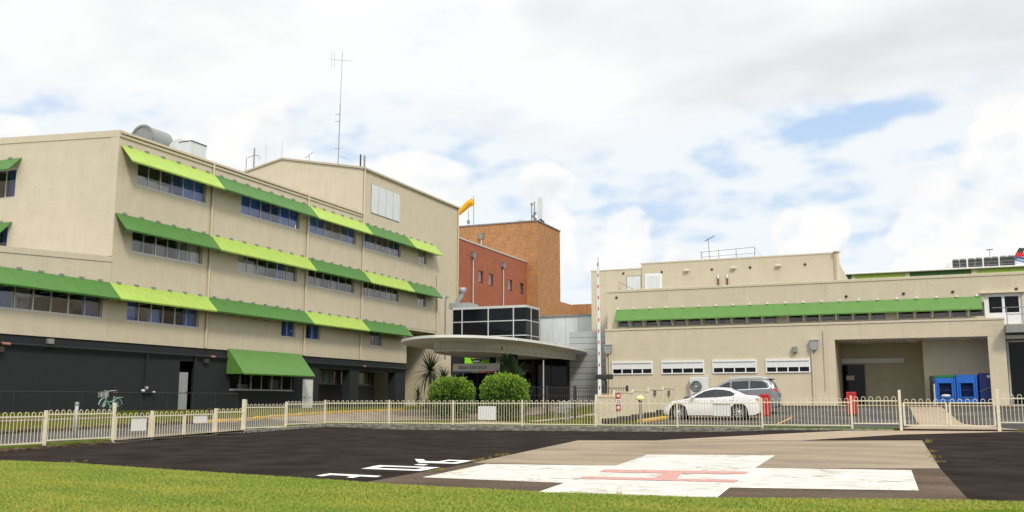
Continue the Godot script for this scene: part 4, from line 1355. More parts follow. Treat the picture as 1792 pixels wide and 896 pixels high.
# a plate whose outline lies in plan (x, z), from y0 to y1
func plate(st: SurfaceTool, plan: PackedVector2Array, y0: float, y1: float) -> void:
	var flip := PackedVector2Array()
	for p in plan:
		flip.append(Vector2(p.x, -p.y))
	prism(st, flip, y0, y1, Transform3D(Basis(Vector3(1, 0, 0), Vector3(0, 0, -1), Vector3(0, 1, 0)), Vector3.ZERO))

func build_entrance() -> void:
	var b := thing("entrance_building", "main entrance with a white curved canopy, dark glass box and pale cladding", "building", Vector3(-23, 1.5, -56))
	# canopy roof, soffit and curved fascia drum
	var rim := [V(-26.5, -57.9), V(-26.6, -53.5), V(-26.4, -49.5), V(-25.8, -46.6), V(-24.86, -44.5), V(-23.49, -42.8), V(-22.03, -41.8), V(-20.85, -41.72), V(-19.79, -42.4), V(-19.09, -43.5), V(-18.57, -45.2), V(-18.40, -48.0), V(-18.48, -51.9), V(-18.69, -55.3), V(-18.96, -57.9)]
	var st := ST()
	plate(st, smooth_loop(rim), 4.80, 4.93)
	part("canopy", st, M.canopy_white, b)
	st = ST()
	var drum := smooth_loop([V(-24.4, -57.9), V(-24.5, -53), V(-24.2, -48.5), V(-23.7, -46.2), V(-22.96, -44.75), V(-21.9, -44.95), V(-20.9, -45.7), V(-20.4, -47.3), V(-20.22, -49.5), V(-20.02, -53.5), V(-19.74, -57.9)])
	for i in drum.size() - 1:
		st.set_smooth_group(4)
		quad(st, Vector3(drum[i + 1].x, 4.3, drum[i + 1].y), Vector3(drum[i].x, 4.3, drum[i].y), Vector3(drum[i].x, 4.8, drum[i].y), Vector3(drum[i + 1].x, 4.8, drum[i + 1].y))
	st.set_smooth_group(-1)
	plate(st, drum, 4.42, 4.46)
	part("fascia_drum", st, M.canopy_white, b)
	for k in range(8, drum.size() - 8, 9):
		st = ST()
		tube(st, [Vector3(drum[k].x, 4.31, drum[k].y) * 1.0, Vector3(drum[k].x, 4.79, drum[k].y)], 0.008, 4)
		part("panel_joint", st, M.soffit, b)
	st = ST()
	lathe(st, [Vector2(0, 0), Vector2(0.09, 0.02), Vector2(0.11, 0.10), Vector2(0.08, 0.16), Vector2(0, 0.16)], 10, Transform3D(Basis(Vector3.FORWARD, -PI / 2), Vector3(-20.35, 4.55, -47.5)))
	part("camera_dome", st, M.dark_metal, b)
	# dark interior: glazed front, side, columns
	st = ST()
	wall(st, T(0, 0, -58), -28.6, -20.2, 1.2, 4.9, [R(-27.8, 1.6, 2.2, 3.1), R(-25.4, 1.6, 2.6, 3.1), R(-22.6, 1.6, 2.2, 3.1)])
	box(st, -28.6, 1.2, -71, -28.3, 7.9, -58.3)
	box(st, -28.3, 1.2, -66.3, -17.5, 4.9, -66)
	box(st, -28.3, 4.75, -66, -17.5, 4.9, -58.35)
	box(st, -17.5, 1.2, -66.3, -17.2, 4.9, -58.35)
	part("entrance_wall", st, M.black_deep, b)
	for q in [[-27.8, 2.2], [-25.4, 2.6], [-22.6, 2.2]]:
		window(b, T(0, 0, -58), q[0], 1.6, q[1], 3.1, 2, [], "dark_metal", "glass_dark", "glazed_door")
	for q in [[-27.6, -57.0, 0.35], [-20.9, -50.5, 0.16], [-24.0, -54.5, 0.16]]:
		st = ST()
		cbox(st, -q[2], 1.3, -q[2], q[2], 4.8, q[2], 0.03)
		part("column", st, M.black_paint, b, T(q[0], 0, q[1]))
	pipe(b, "pole", [Vector3(-18.95, 1.4, -50.0), Vector3(-18.95, 4.0, -50.0)], 0.04, "alu", NONE, 8)
	# posters behind the sign
	st = ST()
	box(st, -27.85, 4.05, -57.99, -25.5, 4.78, -57.95)
	var po := part("poster", st, mat("poster_green", lin(0.30, 0.80, 0.02), 0.5), b)
	po.set_meta("label", "lime green poster with a dark shield")
	st = ST()
	prism(st, PackedVector2Array([Vector2(-27.15, 4.70), Vector2(-26.2, 4.70), Vector2(-26.25, 4.45), Vector2(-26.45, 4.25), Vector2(-26.9, 4.25), Vector2(-27.1, 4.45)]), -57.95, -57.942)
	part("shield", st, M.dark_metal, po)
	st = ST()
	box(st, -26.9, 4.31, -57.942, -26.45, 4.40, -57.936)
	part("print", st, M.white_plastic, po)
	st = ST()
	box(st, -27.05, 4.52, -57.942, -26.3, 4.60, -57.936)
	part("print", st, mat("poster_yellow", lin(0.6, 0.7, 0.1), 0.5), po)
	st = ST()
	box(st, -25.48, 4.08, -57.99, -24.8, 4.78, -57.95)
	po = part("poster", st, M.white_plastic, b)
	st = ST()
	prism(st, PackedVector2Array([Vector2(-25.45, 4.78), Vector2(-25.15, 4.78), Vector2(-25.25, 4.55), Vector2(-25.4, 4.6)]), -57.95, -57.944)
	box(st, -25.65, 4.18, -57.95, -25.05, 4.22, -57.944)
	part("print", st, M.curtain_navy, po)
	# glass box on the roof of the entrance
	glass_box(b)
	# white clad wall
	var cw := thing("clad_wall", "pale white ribbed metal wall between the dark glass box and the right building", "wall", Vector3(-21.2, 1.5, -60.6))
	for k in 5:
		st = ST()
		cbox(st, 0.006, 1.4, -0.06, 0.914, 7.36, 0.0, 0.012)
		part("panel", st, M.clad_white, cw, T(-23.2 + k * 0.92, 0, -60.6))
	st = ST()
	box(st, -23.2, 7.36, -60.7, -18.6, 7.46, -60.5)
	part("coping", st, M.alu_dull, cw)
	# grey board wall: each board a piece
	var gw := thing("clad_wall", "grey horizontally boarded metal wall beside the canopy's right tip", "wall", Vector3(-19, 1.3, -58))
	var n := 13
	for k in n:
		st = ST()
		var h := (6.12 - 1.2) / n
		cbox(st, -20.2, 1.2 + k * h + 0.008, -58.12, -17.0, 1.2 + (k + 1) * h - 0.008, -58.0 + 0.003 * (k % 3), 0.012)
		part("board", st, M.clad_grey, gw)
	st = ST()
	box(st, -20.18, 1.2, -58.3, -17.0, 6.1, -58.13)
	part("backing", st, M.dark_metal, gw)

func glass_box(b: Node) -> void:
	var y := [5.0, 6.0, 6.98, 7.95]
	var xs := [-28.5, -27.78, -25.86, -24.05, -23.18]
	var st := ST()
	box(st, -28.5, 7.82, -60.4, -23.14, 7.98, -57.97)
	box(st, -28.5, 5.0, -58.03, -23.2, 5.1, -57.97)
	for v in [6.0, 6.98]:
		box(st, -28.5, v - 0.03, -58.05, -23.15, v + 0.03, -57.965)
		box(st, -23.205, v - 0.03, -60.4, -23.14, v + 0.03, -58.05)
	for x in [-28.5, -27.78, -25.86, -24.05]:
		box(st, x - 0.035, 5.1, -58.06, x + 0.035, 7.82, -57.96)
	box(st, -23.21, 5.0, -58.9, -23.13, 7.82, -58.84)
	box(st, -23.21, 5.0, -60.4, -23.13, 7.82, -60.34)
	var g := part("glazed_box", st, M.alu, b)
	for i in 4:
		for j in 3:
			st = ST()
			box(st, xs[i] + 0.036, y[j] + 0.031, -58.01, xs[i + 1] - 0.036 * (1 if i < 3 else 0), y[j + 1] - 0.031 - (0.1 if j == 2 else 0.0), -57.995)
			part("pane", st, M.glass_dark, g)
	for q in [[-58.0, -58.84], [-58.9, -60.34]]:
		for j in 3:
			st = ST()
			box(st, -23.19, y[j] + 0.031, q[1], -23.175, y[j + 1] - 0.031 - (0.1 if j == 2 else 0.0), q[0])
			part("pane", st, M.glass_dark, g)
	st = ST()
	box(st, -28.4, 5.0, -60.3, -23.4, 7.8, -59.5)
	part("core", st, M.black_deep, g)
	# duct and vent left on its roof
	st = ST()
	box(st, -29.1, 7.98, -60.2, -27.6, 8.36, -58.6)
	var du := part("duct", st, M.galv, b)
	st = ST()
	tube(st, [Vector3(-28.5, 8.2, -58.9), Vector3(-28.6, 8.5, -58.9), Vector3(-28.3, 8.8, -58.9), Vector3(-28.22, 9.15, -58.9)], 0.15, 12)
	lathe(st, [Vector2(0, 9.1), Vector2(0.26, 9.1), Vector2(0.26, 9.36), Vector2(0.22, 9.42), Vector2(0, 9.42)], 14, T(-28.2, 0, -58.9))
	part("cowl", st, M.galv, du)
	pipe(b, "downpipe", [Vector3(-28.75, 8.7, -57.9), Vector3(-28.9, 8.75, -57.9), Vector3(-29.0, 8.5, -57.9), Vector3(-29.0, 4.5, -57.9)], 0.06, "alu_dull")

func build_sign() -> void:
	var s := thing("entrance_sign", "grey Main Entrance sign with a coloured stripe on two posts", "sign", Vector3(-21.8, 1.5, -47))
	var st := ST()
	cbox(st, -23.05, 3.25, -47.04, -20.3, 3.75, -46.98, 0.012)
	part("board", st, mat("sign_grey", lin(0.55, 0.55, 0.56), 0.5), s)
	for x in [-22.48, -21.0]:
		pipe(s, "post", [Vector3(x, 1.2, -47.08), Vector3(x, 3.7, -47.08)], 0.03, "alu_dull")
	for q in [[-23.03, -21.9, mat("sign_blue", lin(0.02, 0.05, 0.22), 0.5)], [-21.9, -21.55, mat("sign_green", lin(0.12, 0.36, 0.04), 0.5)], [-21.55, -21.1, mat("sign_orange", lin(0.62, 0.16, 0.03), 0.5)], [-21.1, -20.32, mat("sign_red", lin(0.42, 0.03, 0.03), 0.5)]]:
		st = ST()
		box(st, q[0], 3.26, -46.98, q[1], 3.335, -46.972)
		part("stripe", st, q[2], s)
	var tm := TextMesh.new()
	tm.text = "Main Entrance"
	var f := SystemFont.new()
	f.font_names = PackedStringArray(["Droid Sans"])
	tm.font = f
	tm.font_size = 64
	tm.pixel_size = 0.0041
	tm.depth = 0.006
	var w := tm.get_aabb().size.x
	put("lettering", tm, M.black, s, Transform3D(Basis.from_scale(Vector3(1.62 / maxf(w, 0.1), 1.0, 1.0)), Vector3(-21.85, 3.54, -46.974)))


# ---------------------------------------------------------------- the right building
func build_right() -> void:
	var b := thing("hospital_wing", "long low beige hospital wing with one bright green awning and a loading bay", "building", Vector3(-6, 1.5, -56))
	var f := T(0, 0, -55.7)
	var st := ST()
	var sh := [[-16.71, 2.5], [-13.69, 2.52], [-10.70, 2.5], [-7.71, 2.42]]
	var holes := []
	for q in sh:
		holes.append(R(q[0] + 0.06, 3.36, q[1] - 0.12, 0.66))
	holes.append(R(-3.95, 1.0, 7.58, 4.1))
	wall(st, f, -17.1, 4.45, 0.6, 5.93, holes)
	part("wall", st, M.beige, b)
	st = ST()
	cbox(st, -17.13, 5.93, -56.25, 4.48, 6.05, -55.66, 0.015)
	part("ledge", st, M.beige, b)
	# left end of the lower storey and roof over the portico
	st = ST()
	box(st, -17.1, 0.6, -75, -16.8, 5.6, -56.0)
	box(st, -17.1, 5.73, -75, -16.8, 8.15, -56.5)
	box(st, 4.15, 5.1, -62, 4.45, 5.9, -56.0)
	part("side_wall", st, M.beige, b)
	# window band under the awning
	var up := T(0, 0, -56.2)
	var us := []
	var u := -16.45
	for k in 22:
		var gap := 0.55 if k == 11 or k == 17 else 0.0
		u += gap
		us.append(u)
		u += 0.868
	holes = []
	for x in us:
		holes.append(R(x, 6.16, 0.74, 0.78))
	holes.append(R(3.62, 5.75, 1.78, 1.68))
	wall(st_new(), up, -17.1, 14, 5.5, 8.36, holes, 0.3)
	part("upper_wall", last, M.beige, b)
	for i in us.size():
		window(b, up, us[i], 6.16, 0.74, 0.78, 1, ["blind_dim:0:0.5" if i % 3 == 1 else ""], "cream_panel", "glass", "window", 0.05)
	st = ST()
	cbox(st, -17.13, 8.30, -56.5, 14, 8.46, -56.165, 0.015)
	part("coping", st, M.beige, b)
	st = ST()
	quad(st, Vector3(-17.1, 8.2, -56.4), Vector3(14, 8.2, -56.4), Vector3(14, 8.2, -75), Vector3(-17.1, 8.2, -75))
	box(st, -17.1, 5.6, -75, 4.45, 5.72, -56.3)
	part("roof", st, M.roof_metal, b)
	for q in [[-4.384, 6.95, -4.356, 8.3, -56.2], [0.926, 6.95, 0.954, 8.3, -56.2], [-4.38, 1.4, -4.36, 5.93, -55.7], [-2.61, 5.12, -2.59, 5.93, -55.7], [-0.41, 5.12, -0.39, 5.93, -55.7], [1.89, 5.12, 1.91, 5.93, -55.7], [3.65, 5.09, 4.45, 5.11, -55.7]]:
		st = ST()
		box(st, q[0], q[1], q[4] - 0.01, q[2], q[3], q[4] + 0.004)
		part("wall_joint", st, M.beige_dark, b)
	# awning in one long sheet with white clips and slanting struts
	var aw := ST()
	var o := 0.5
	quad(aw, Vector3(-16.5, 6.55, -56.18 + o), Vector3(3.5, 6.55, -56.18 + o), Vector3(3.5, 7.24, -56.17), Vector3(-16.5, 7.24, -56.17))
	quad(aw, Vector3(-16.5, 7.21, -56.19), Vector3(3.5, 7.21, -56.19), Vector3(3.5, 6.52, -56.19 + o), Vector3(-16.5, 6.52, -56.19 + o))
	box(aw, -16.5, 6.49, -56.20 + o, 3.5, 6.56, -56.17 + o)
	var a := part("awning", aw, M.green_bright, b)
	for k in 21:
		var x := -16.4 + k * 0.985
		st = ST()
		cbox(st, x - 0.05, 7.23, -56.18, x + 0.05, 7.33, -56.08, 0.01)
		part("clip", st, M.white_plastic, a)
	for i in us.size():
		pipe(a, "strut", [Vector3(us[i] - 0.07, 6.5, -56.2 + o), Vector3(us[i] - 0.07, 6.15, -56.17)], 0.028, "white_plastic", NONE, 5)
	# roller shutters with four little openings under each
	for q in sh:
		var w: float = q[1]
		st = ST()
		var fx := T(q[0], 3.32, -55.66)
		box(st, 0, 0, -0.06, 0.07, 0.76, 0.02)
		box(st, w - 0.07, 0, -0.06, w, 0.76, 0.02)
		box(st, 0.07, 0, -0.06, w - 0.07, 0.06, 0.03)
		box(st, 0.07, 0.66, -0.06, w - 0.07, 0.76, 0.06)
		for k in range(1, 4):
			box(st, w * k / 4 - 0.03, 0.06, -0.05, w * k / 4 + 0.03, 0.31, 0.0)
		var win := part("shuttered_window", st, M.white_plastic, b, fx)
		for k in 9:
			st = ST()
			cbox(st, 0.07, 0.31 + k * 0.039, -0.03, w - 0.07, 0.31 + k * 0.039 + 0.036, 0.008, 0.006)
			part("shutter_slat", st, M.slat_white, win, fx)
		for k in 4:
			st = ST()
			box(st, 0.08 + w * k / 4 * 0.985, 0.07, -0.12, w * (k + 1) / 4 * 0.985 - 0.01, 0.30, -0.11)
			part("pane", st, M.glass_dark, win, fx)
	# loading bay: ceiling, walls, door, blue-grey rail
	st = ST()
	box(st, -4.2, 5.1, -61.2, 4.4, 5.25, -56.0)
	part("bay_ceiling", st, M.white_paint, b)
	st = ST()
	wall(st, T(0, 0, -60.7), -4.6, 0.5, 0.8, 5.1, [R(-4.23, 1.2, 1.55, 2.72)])
	box(st, 0.5, 0.8, -61, 4.4, 5.1, -57.9)
	box(st, -4.25, 0.8, -60.7, -3.96, 5.1, -56.0)
	part("bay_wall", st, M.beige, b)
	st = ST()
	box(st, -4.3, 0.9, -64, 4.4, 1.52, -55.72)
	part("bay_floor", st, M.concrete_path, b)
	st = ST()
	cbox(st, -4.3, 3.95, -60.69, -0.5, 4.25, -60.5, 0.02)
	part("door_track", st, M.white_plastic, b)
	window(b, T(0, 0, -60.7), -4.23, 1.52, 1.55, 2.4, 1, ["curtain_navy:0:0.4"], "alu_dull", "glass_dark", "glazed_door", 0.05)
	st = ST()
	box(st, -3.75, 2.98, -60.80, -3.3, 3.25, -60.79)
	part("door_notice", st, M.cream_panel, b)
	for q in [[-2.6, -57.5], [-2.4, -59.0], [0.0, -57.5], [0.1, -59.0], [2.6, -57.0], [3.6, -57.2]]:
		st = ST()
		cbox(st, q[0] - 0.28, 5.02, q[1] - 0.09, q[0] + 0.28, 5.09, q[1] + 0.09, 0.02)
		part("bay_lamp", st, M.cream, b)
	# small things on the wall
	for q in [[-5.03, 4.55, [-5.16]], [-16.9, 4.55, [-17.0, -16.85]]]:
		var h := put("rainwater_head", rain_head(), M.galv, b, Transform3D(Basis.from_scale(Vector3(0.8, 0.85, 0.8)), Vector3(q[0], q[1] + 0.05, -55.69)))
		for x in q[2]:
			pipe(h, "pipe", [Vector3(x, q[1], -55.62), Vector3(x, 1.4, -55.62)], 0.05, "pipe_beige")
	st = ST()
	cbox(st, -6.2, 4.42, -55.69, -5.95, 4.78, -55.45, 0.03)
	part("wall_lamp", st, M.alu_dull, b)
	st = ST()
	for q in [[-3.25, 7.52], [-0.29, 7.55], [2.15, 7.54], [5.18, 7.56], [-16.5, 8.0]]:
		lathe(st, [Vector2(0.075, 0), Vector2(0.075, 0.05), Vector2(0.0, 0.02)], 10, Transform3D(Basis(Vector3.RIGHT, PI / 2), Vector3(q[0], q[1], -56.2)))
	part("drain_outlet", st, M.dark_metal, b)
	pipe(b, "standpipe", [Vector3(-4.55, 5.6, -55.66), Vector3(-4.55, 2.3, -55.66)], 0.018, "beige_dark", NONE, 5)
	# deck with rail and the white glazed door, dark glazing below
	st = ST()
	box(st, 4.47, 5.22, -56.15, 14, 5.62, -54.9)
	part("deck", st, M.alu_dull, b)
	st = ST()
	for v in [6.15, 6.5]:
		tube(st, [Vector3(3.9 if v > 6.3 else 4.55, v, -55.0), Vector3(14, v, -55.0)], 0.022, 6)
	for k in 7:
		tube(st, [Vector3(4.55 + k * 1.2, 5.6, -55.0), Vector3(4.55 + k * 1.2, 6.5, -55.0)], 0.022, 6)
	part("deck_rail", st, M.alu_dull, b)
	st = ST()
	wall(st, T(0, 0, -56.3), 3.62, 5.4, 5.75, 7.4, [R(3.85, 6.35, 0.62, 0.85), R(4.6, 6.35, 0.66, 0.85)], 0.05)
	var dr := part("double_door", st, M.white_plastic, b)
	for x in [3.85, 4.6]:
		st = ST()
		box(st, x + 0.01, 6.36, -56.34, x + 0.64 - 0.01, 7.19, -56.33)
		part("pane", st, M.glass_dark, dr)
	st = ST()
	box(st, 3.45, 7.38, -56.19, 5.6, 7.46, -56.05)
	part("door_lintel", st, M.cream_panel, b)
	st = ST()
	box(st, 4.48, 4.95, -56.5, 14, 5.15, -55.9)
	part("beam", st, M.white_paint, b)
	window(b, T(0, 0, -56.5), 4.55, 1.5, 2.9, 3.4, 2, ["blind_dim:0:0.5", "blind_dim:0:0.5"], "alu", "glass_dark", "glazed_front", 0.09)
	st = ST()
	box(st, 4.6, 1.4, -57.6, 14, 3.0, -57.5)
	part("inner_wall", st, M.beige_dark, b)
	st = ST()
	box(st, 7.45, 0.8, -56.8, 14, 4.95, -56.5)
	box(st, 14, 0.8, -75, 14.3, 8.3, -56.2)
	box(st, -17.1, 0.8, -75.3, 14, 8.2, -75)
	part("wall", st, M.beige, b)
	top_storey(b)

var last: SurfaceTool
func st_new() -> SurfaceTool:
	last = ST()
	return last

func top_storey(b: Node) -> void:
	var st := ST()
	var f := T(0, 0, -58.5)
	wall(st, f, -15.52, -3.95, 8.0, 10.30, [R(-15.25, 8.55, 0.98, 1.05)])
	wall(st, f, -18.85, -15.55, 5.0, 10.0, [R(-16.52, 8.6, 0.95, 1.0)])
	box(st, -4.25, 8.0, -72, -3.95, 10.3, -58.8)
	box(st, -18.85, 5.0, -72, -18.55, 10.0, -58.8)
	box(st, -18.5, 8.2, -72, -4.3, 10.0, -71.7)
	part("top_wall", st, M.beige, b)
	st = ST()
	box(st, -15.56, 10.30, -58.85, -3.9, 10.38, -58.475)
	box(st, -18.9, 10.0, -58.85, -15.56, 10.07, -58.475)
	box(st, -18.5, 9.85, -72, -4.3, 9.95, -58.8)
	part("coping", st, M.beige_light, b)
	st = ST()
	cbox(st, -15.3, 8.5, -58.62, -14.22, 9.66, -58.47, 0.01)
	var d := part("roof_door", st, M.white_plastic, b)
	st = ST()
	cbox(st, -15.17, 8.56, -58.47, -14.35, 9.54, -58.455, 0.004)
	part("leaf", st, M.clad_white, d)
	st = ST()
	cbox(st, -16.5, 8.6, -58.6, -15.6, 9.6, -58.53, 0.01)
	part("roof_door", st, M.clad_white, b)
	for x in [-12.64, -9.77, -7.13]:
		st = ST()
		cbox(st, x - 0.16, 9.68, -58.5, x + 0.16, 9.82, -58.3, 0.03)
		part("floodlight", st, M.cream_panel, b)
	st = ST()
	for q in [[-16.70, 9.78], [-14.22, 9.74], [-11.09, 9.74], [-8.78, 9.74], [-5.59, 9.75]]:
		lathe(st, [Vector2(0.07, 0), Vector2(0.07, 0.05), Vector2(0.0, 0.02)], 10, Transform3D(Basis(Vector3.RIGHT, PI / 2), Vector3(q[0], q[1], -58.5)))
	part("drain_outlet", st, M.dark_metal, b)
	for x in [-10.71, -10.16]:
		var p := pipe(b, "flue", [Vector3(x, 8.4, -58.4), Vector3(x, 9.15, -58.4)], 0.045, "brown")
		pipe(p, "cap", [Vector3(x, 9.15, -58.4), Vector3(x, 9.38, -58.4)], 0.05, "white_plastic")
	st = ST()
	tube(st, [Vector3(-3.78, 8.2, -58.4), Vector3(-3.78, 10.34, -58.4)], 0.12, 12)
	lathe(st, [Vector2(0, 10.34), Vector2(0.2, 10.34), Vector2(0.2, 10.42), Vector2(0, 10.46)], 12, T(-3.78, 0, -58.4))
	part("vent_stack", st, M.pipe_beige, b)
	st = ST()
	tube(st, [Vector3(-16.9, 8.4, -58.2), Vector3(-16.9, 9.2, -58.2), Vector3(-15.7, 8.55, -58.2)], 0.02, 5)
	tube(st, [Vector3(-16.9, 8.75, -58.2), Vector3(-16.3, 8.5, -58.2)], 0.015, 5)
	part("stair_rail", st, M.alu_dull, b)
	# rooftop walkway rail and aerial
	var h := thing("roof_rail", "thin metal rail round a roof hatch on the right building", "handrail", Vector3(-10.5, 10.3, -61))
	st = ST()
	box(st, -12.9, 10.45, -61.4, -8.6, 10.52, -60.6)
	part("platform", st, M.dark_metal, h)
	pipe(h, "rail", [Vector3(-12.15, 10.5, -61.2), Vector3(-12.3, 11.22, -61.0), Vector3(-8.85, 11.36, -61.0), Vector3(-8.3, 10.5, -60.6)], 0.016, "alu_dull", NONE, 5)
	pipe(h, "rail", [Vector3(-12.25, 10.9, -61.0), Vector3(-8.75, 10.98, -61.0)], 0.014, "alu_dull", NONE, 5)
	for x in [-12.2, -11.1, -10.0, -8.85]:
		pipe(h, "post", [Vector3(x, 10.45, -61.0), Vector3(x, 11.3, -61.0)], 0.02, "alu_dull", NONE, 5)
	var a := thing("tv_antenna", "television aerial on a thin pole beside the roof rail of the right building", "antenna", Vector3(-11.8, 10.4, -61.5))
	pipe(a, "pole", [Vector3(-11.75, 10.4, -61.5), Vector3(-11.85, 12.2, -61.5)], 0.022, "alu_dull", NONE, 5)
	pipe(a, "boom", [Vector3(-12.05, 12.02, -61.5), Vector3(-11.4, 12.35, -61.5)], 0.03, "alu_dull", NONE, 5)
	for k in 4:
		var c := Vector3(-12.0 + 0.17 * k, 12.05 + 0.085 * k, -61.5)
		pipe(a, "element", [c + Vector3(0, 0, -0.25), c + Vector3(0, 0, 0.25)], 0.012, "alu_dull", NONE, 4)
	# a farther block: pale eaves over green and lime panels, plant on its roof
	var z := -110.0
	var k := 1.571
	var y := func(v: float) -> float: return 1.75 + (v - 1.75) * k
	var fb := thing("rear_hospital_block", "far hospital block seen over the roof, white eaves over green and lime panels", "building", Vector3(5, 1.5, -115))
	st = ST()
	box(st, -7.6, 1.5, z - 14, 24, y.call(10.19), z)
	part("wall", st, M.beige, fb)
	st = ST()
	cbox(st, -7.6, y.call(10.38), z - 14.2, 24, y.call(10.50), z + 0.7, 0.05)
	part("eaves", st, M.canopy_white, fb)
	var xs := [-7.6, -5.7, -5.3, -0.3, 0.15, 6.1, 6.6, 12.5, 13, 24]
	var keys := ["green_dark", "", "lime", "", "green_dark", "", "lime", "", "green_dark"]
	for i in 9:
		st = ST()
		if keys[i] != "":
			cbox(st, xs[i], y.call(9.6), z, xs[i + 1], y.call(10.38), z + 0.35, 0.03)
			part("sunshade_panel", st, M[keys[i]], fb)
		else:
			box(st, xs[i], y.call(9.6), z, xs[i + 1], y.call(10.38), z + 0.4)
			part("pier", st, M.beige_light, fb)
	for i in 8:
		var x := 4.5 + i * 0.715 + floorf(i / 2.0) * 0.11
		var top: float = y.call(11.36 + 0.012 * i)
		var base: float = y.call(10.62)
		var ac := thing("condenser_unit", "", "air conditioner", Vector3(x, base, z - 3), 0.0, "condensers on the far roof")
		ac.set_meta("label", "dark grilled rooftop condenser, number %s from the left of the row of eight" % ["one", "two", "three", "four", "five", "six", "seven", "eight"][i])
		st = ST()
		cbox(st, 0, 0, -0.8, 0.66, top - base, 0.0, 0.03)
		part("casing", st, M.alu_dull, ac, T(x, base, z - 3))
		st = ST()
		box(st, 0.02, 0.02, -0.02, 0.64, top - base - 0.08, 0.05)
		part("grille", st, M.dark_metal, ac, T(x, base, z - 3))
		st = ST()
		lathe(st, [Vector2(0.28, 0), Vector2(0.28, 0.09), Vector2(0.22, 0.1), Vector2(0, 0.05)], 12, T(0.33, top - base, -0.4))
		part("fan_ring", st, M.alu_dull, ac, T(x, base, z - 3))
	h = thing("roof_rail", "thin metal rail in front of the row of rooftop condensers", "handrail", Vector3(5, y.call(10.5), z - 1))
	for v in [10.72, 10.92]:
		pipe(h, "rail", [Vector3(3.7 if v < 10.8 else 4.0, y.call(v), z - 1.0), Vector3(13, y.call(v + 0.05), z - 1.0)], 0.018, "alu_dull", NONE, 5)
	for q in 7:
		pipe(h, "post", [Vector3(3.9 + q * 1.3, y.call(10.45), z - 1.0), Vector3(3.9 + q * 1.3, y.call(10.94), z - 1.0)], 0.018, "alu_dull", NONE, 5)
	a = thing("lamp_mast", "thin mast with a small lamp head behind the rooftop condensers", "mast", Vector3(8.25, y.call(10.6), z - 5))
	pipe(a, "pole", [Vector3(8.4, y.call(10.6), z - 5), Vector3(8.3, y.call(12.15), z - 5)], 0.03, "alu_dull", NONE, 5)
	st = ST()
	cbox(st, 8.0, y.call(12.08), z - 5.15, 8.65, y.call(12.15), z - 4.85, 0.03)
	part("head", st, M.alu_dull, a)
	flags(z, k)

func flags(z: float, k: float) -> void:
	var y := func(v: float) -> float: return 1.75 + (v - 1.75) * k
	var fl := thing("flag", "black and red flag with a yellow disc at the right edge of the roofline", "flag", Vector3(11, y.call(11.3), z - 4))
	var xf := Transform3D(Basis(Vector3(0, 0, 1), -0.09), Vector3(10.55, y.call(11.46), z - 4))
	var st := ST()
	prism(st, PackedVector2Array([Vector2(0.2, 0.45), Vector2(2.6, 0.45), Vector2(2.6, 0.95), Vector2(0.45, 0.95)]), -0.01, 0.01, xf)
	part("upper_half", st, M.dark_metal, fl, NONE)
	st = ST()
	prism(st, PackedVector2Array([Vector2(0.0, 0.0), Vector2(2.6, 0.0), Vector2(2.6, 0.45), Vector2(0.2, 0.45)]), -0.01, 0.01, xf)
	part("lower_half", st, M.red, fl, NONE)
	st = ST()
	lathe(st, [Vector2(0, 0.014), Vector2(0.34, 0.014), Vector2(0.34, -0.014), Vector2(0, -0.014)], 18, xf * Transform3D(Basis(Vector3.RIGHT, PI / 2), Vector3(1.15, 0.45, 0)))
	part("disc", st, M.yellow, fl, NONE)
	fl = thing("flag", "blue flag drooping under the black and red flag at the right edge", "flag", Vector3(11, y.call(11.1), z - 4.3))
	xf = Transform3D(Basis(Vector3(0, 0, 1), -0.22), Vector3(10.2, y.call(11.25), z - 4.3))
	st = ST()
	prism(st, PackedVector2Array([Vector2(0.0, 0.1), Vector2(0.15, 0.65), Vector2(0.3, 0.5), Vector2(2.4, 0.55), Vector2(2.4, -0.1), Vector2(0.2, 0.0)]), -0.01, 0.01, xf)
	part("cloth", st, mat("flag_blue", lin(0.06, 0.22, 0.5), 0.8), fl)
	st = ST()
	prism(st, PackedVector2Array([Vector2(0.6, 0.12), Vector2(2.0, 0.08), Vector2(2.0, 0.26), Vector2(0.6, 0.3)]), 0.012, 0.016, xf)
	part("band", st, M.clad_white, fl)
	pipe(fl, "pole", [Vector3(12.6, y.call(10.5), z - 4.2), Vector3(12.6, y.call(13.2), z - 4.2)], 0.04, "alu", NONE, 6)


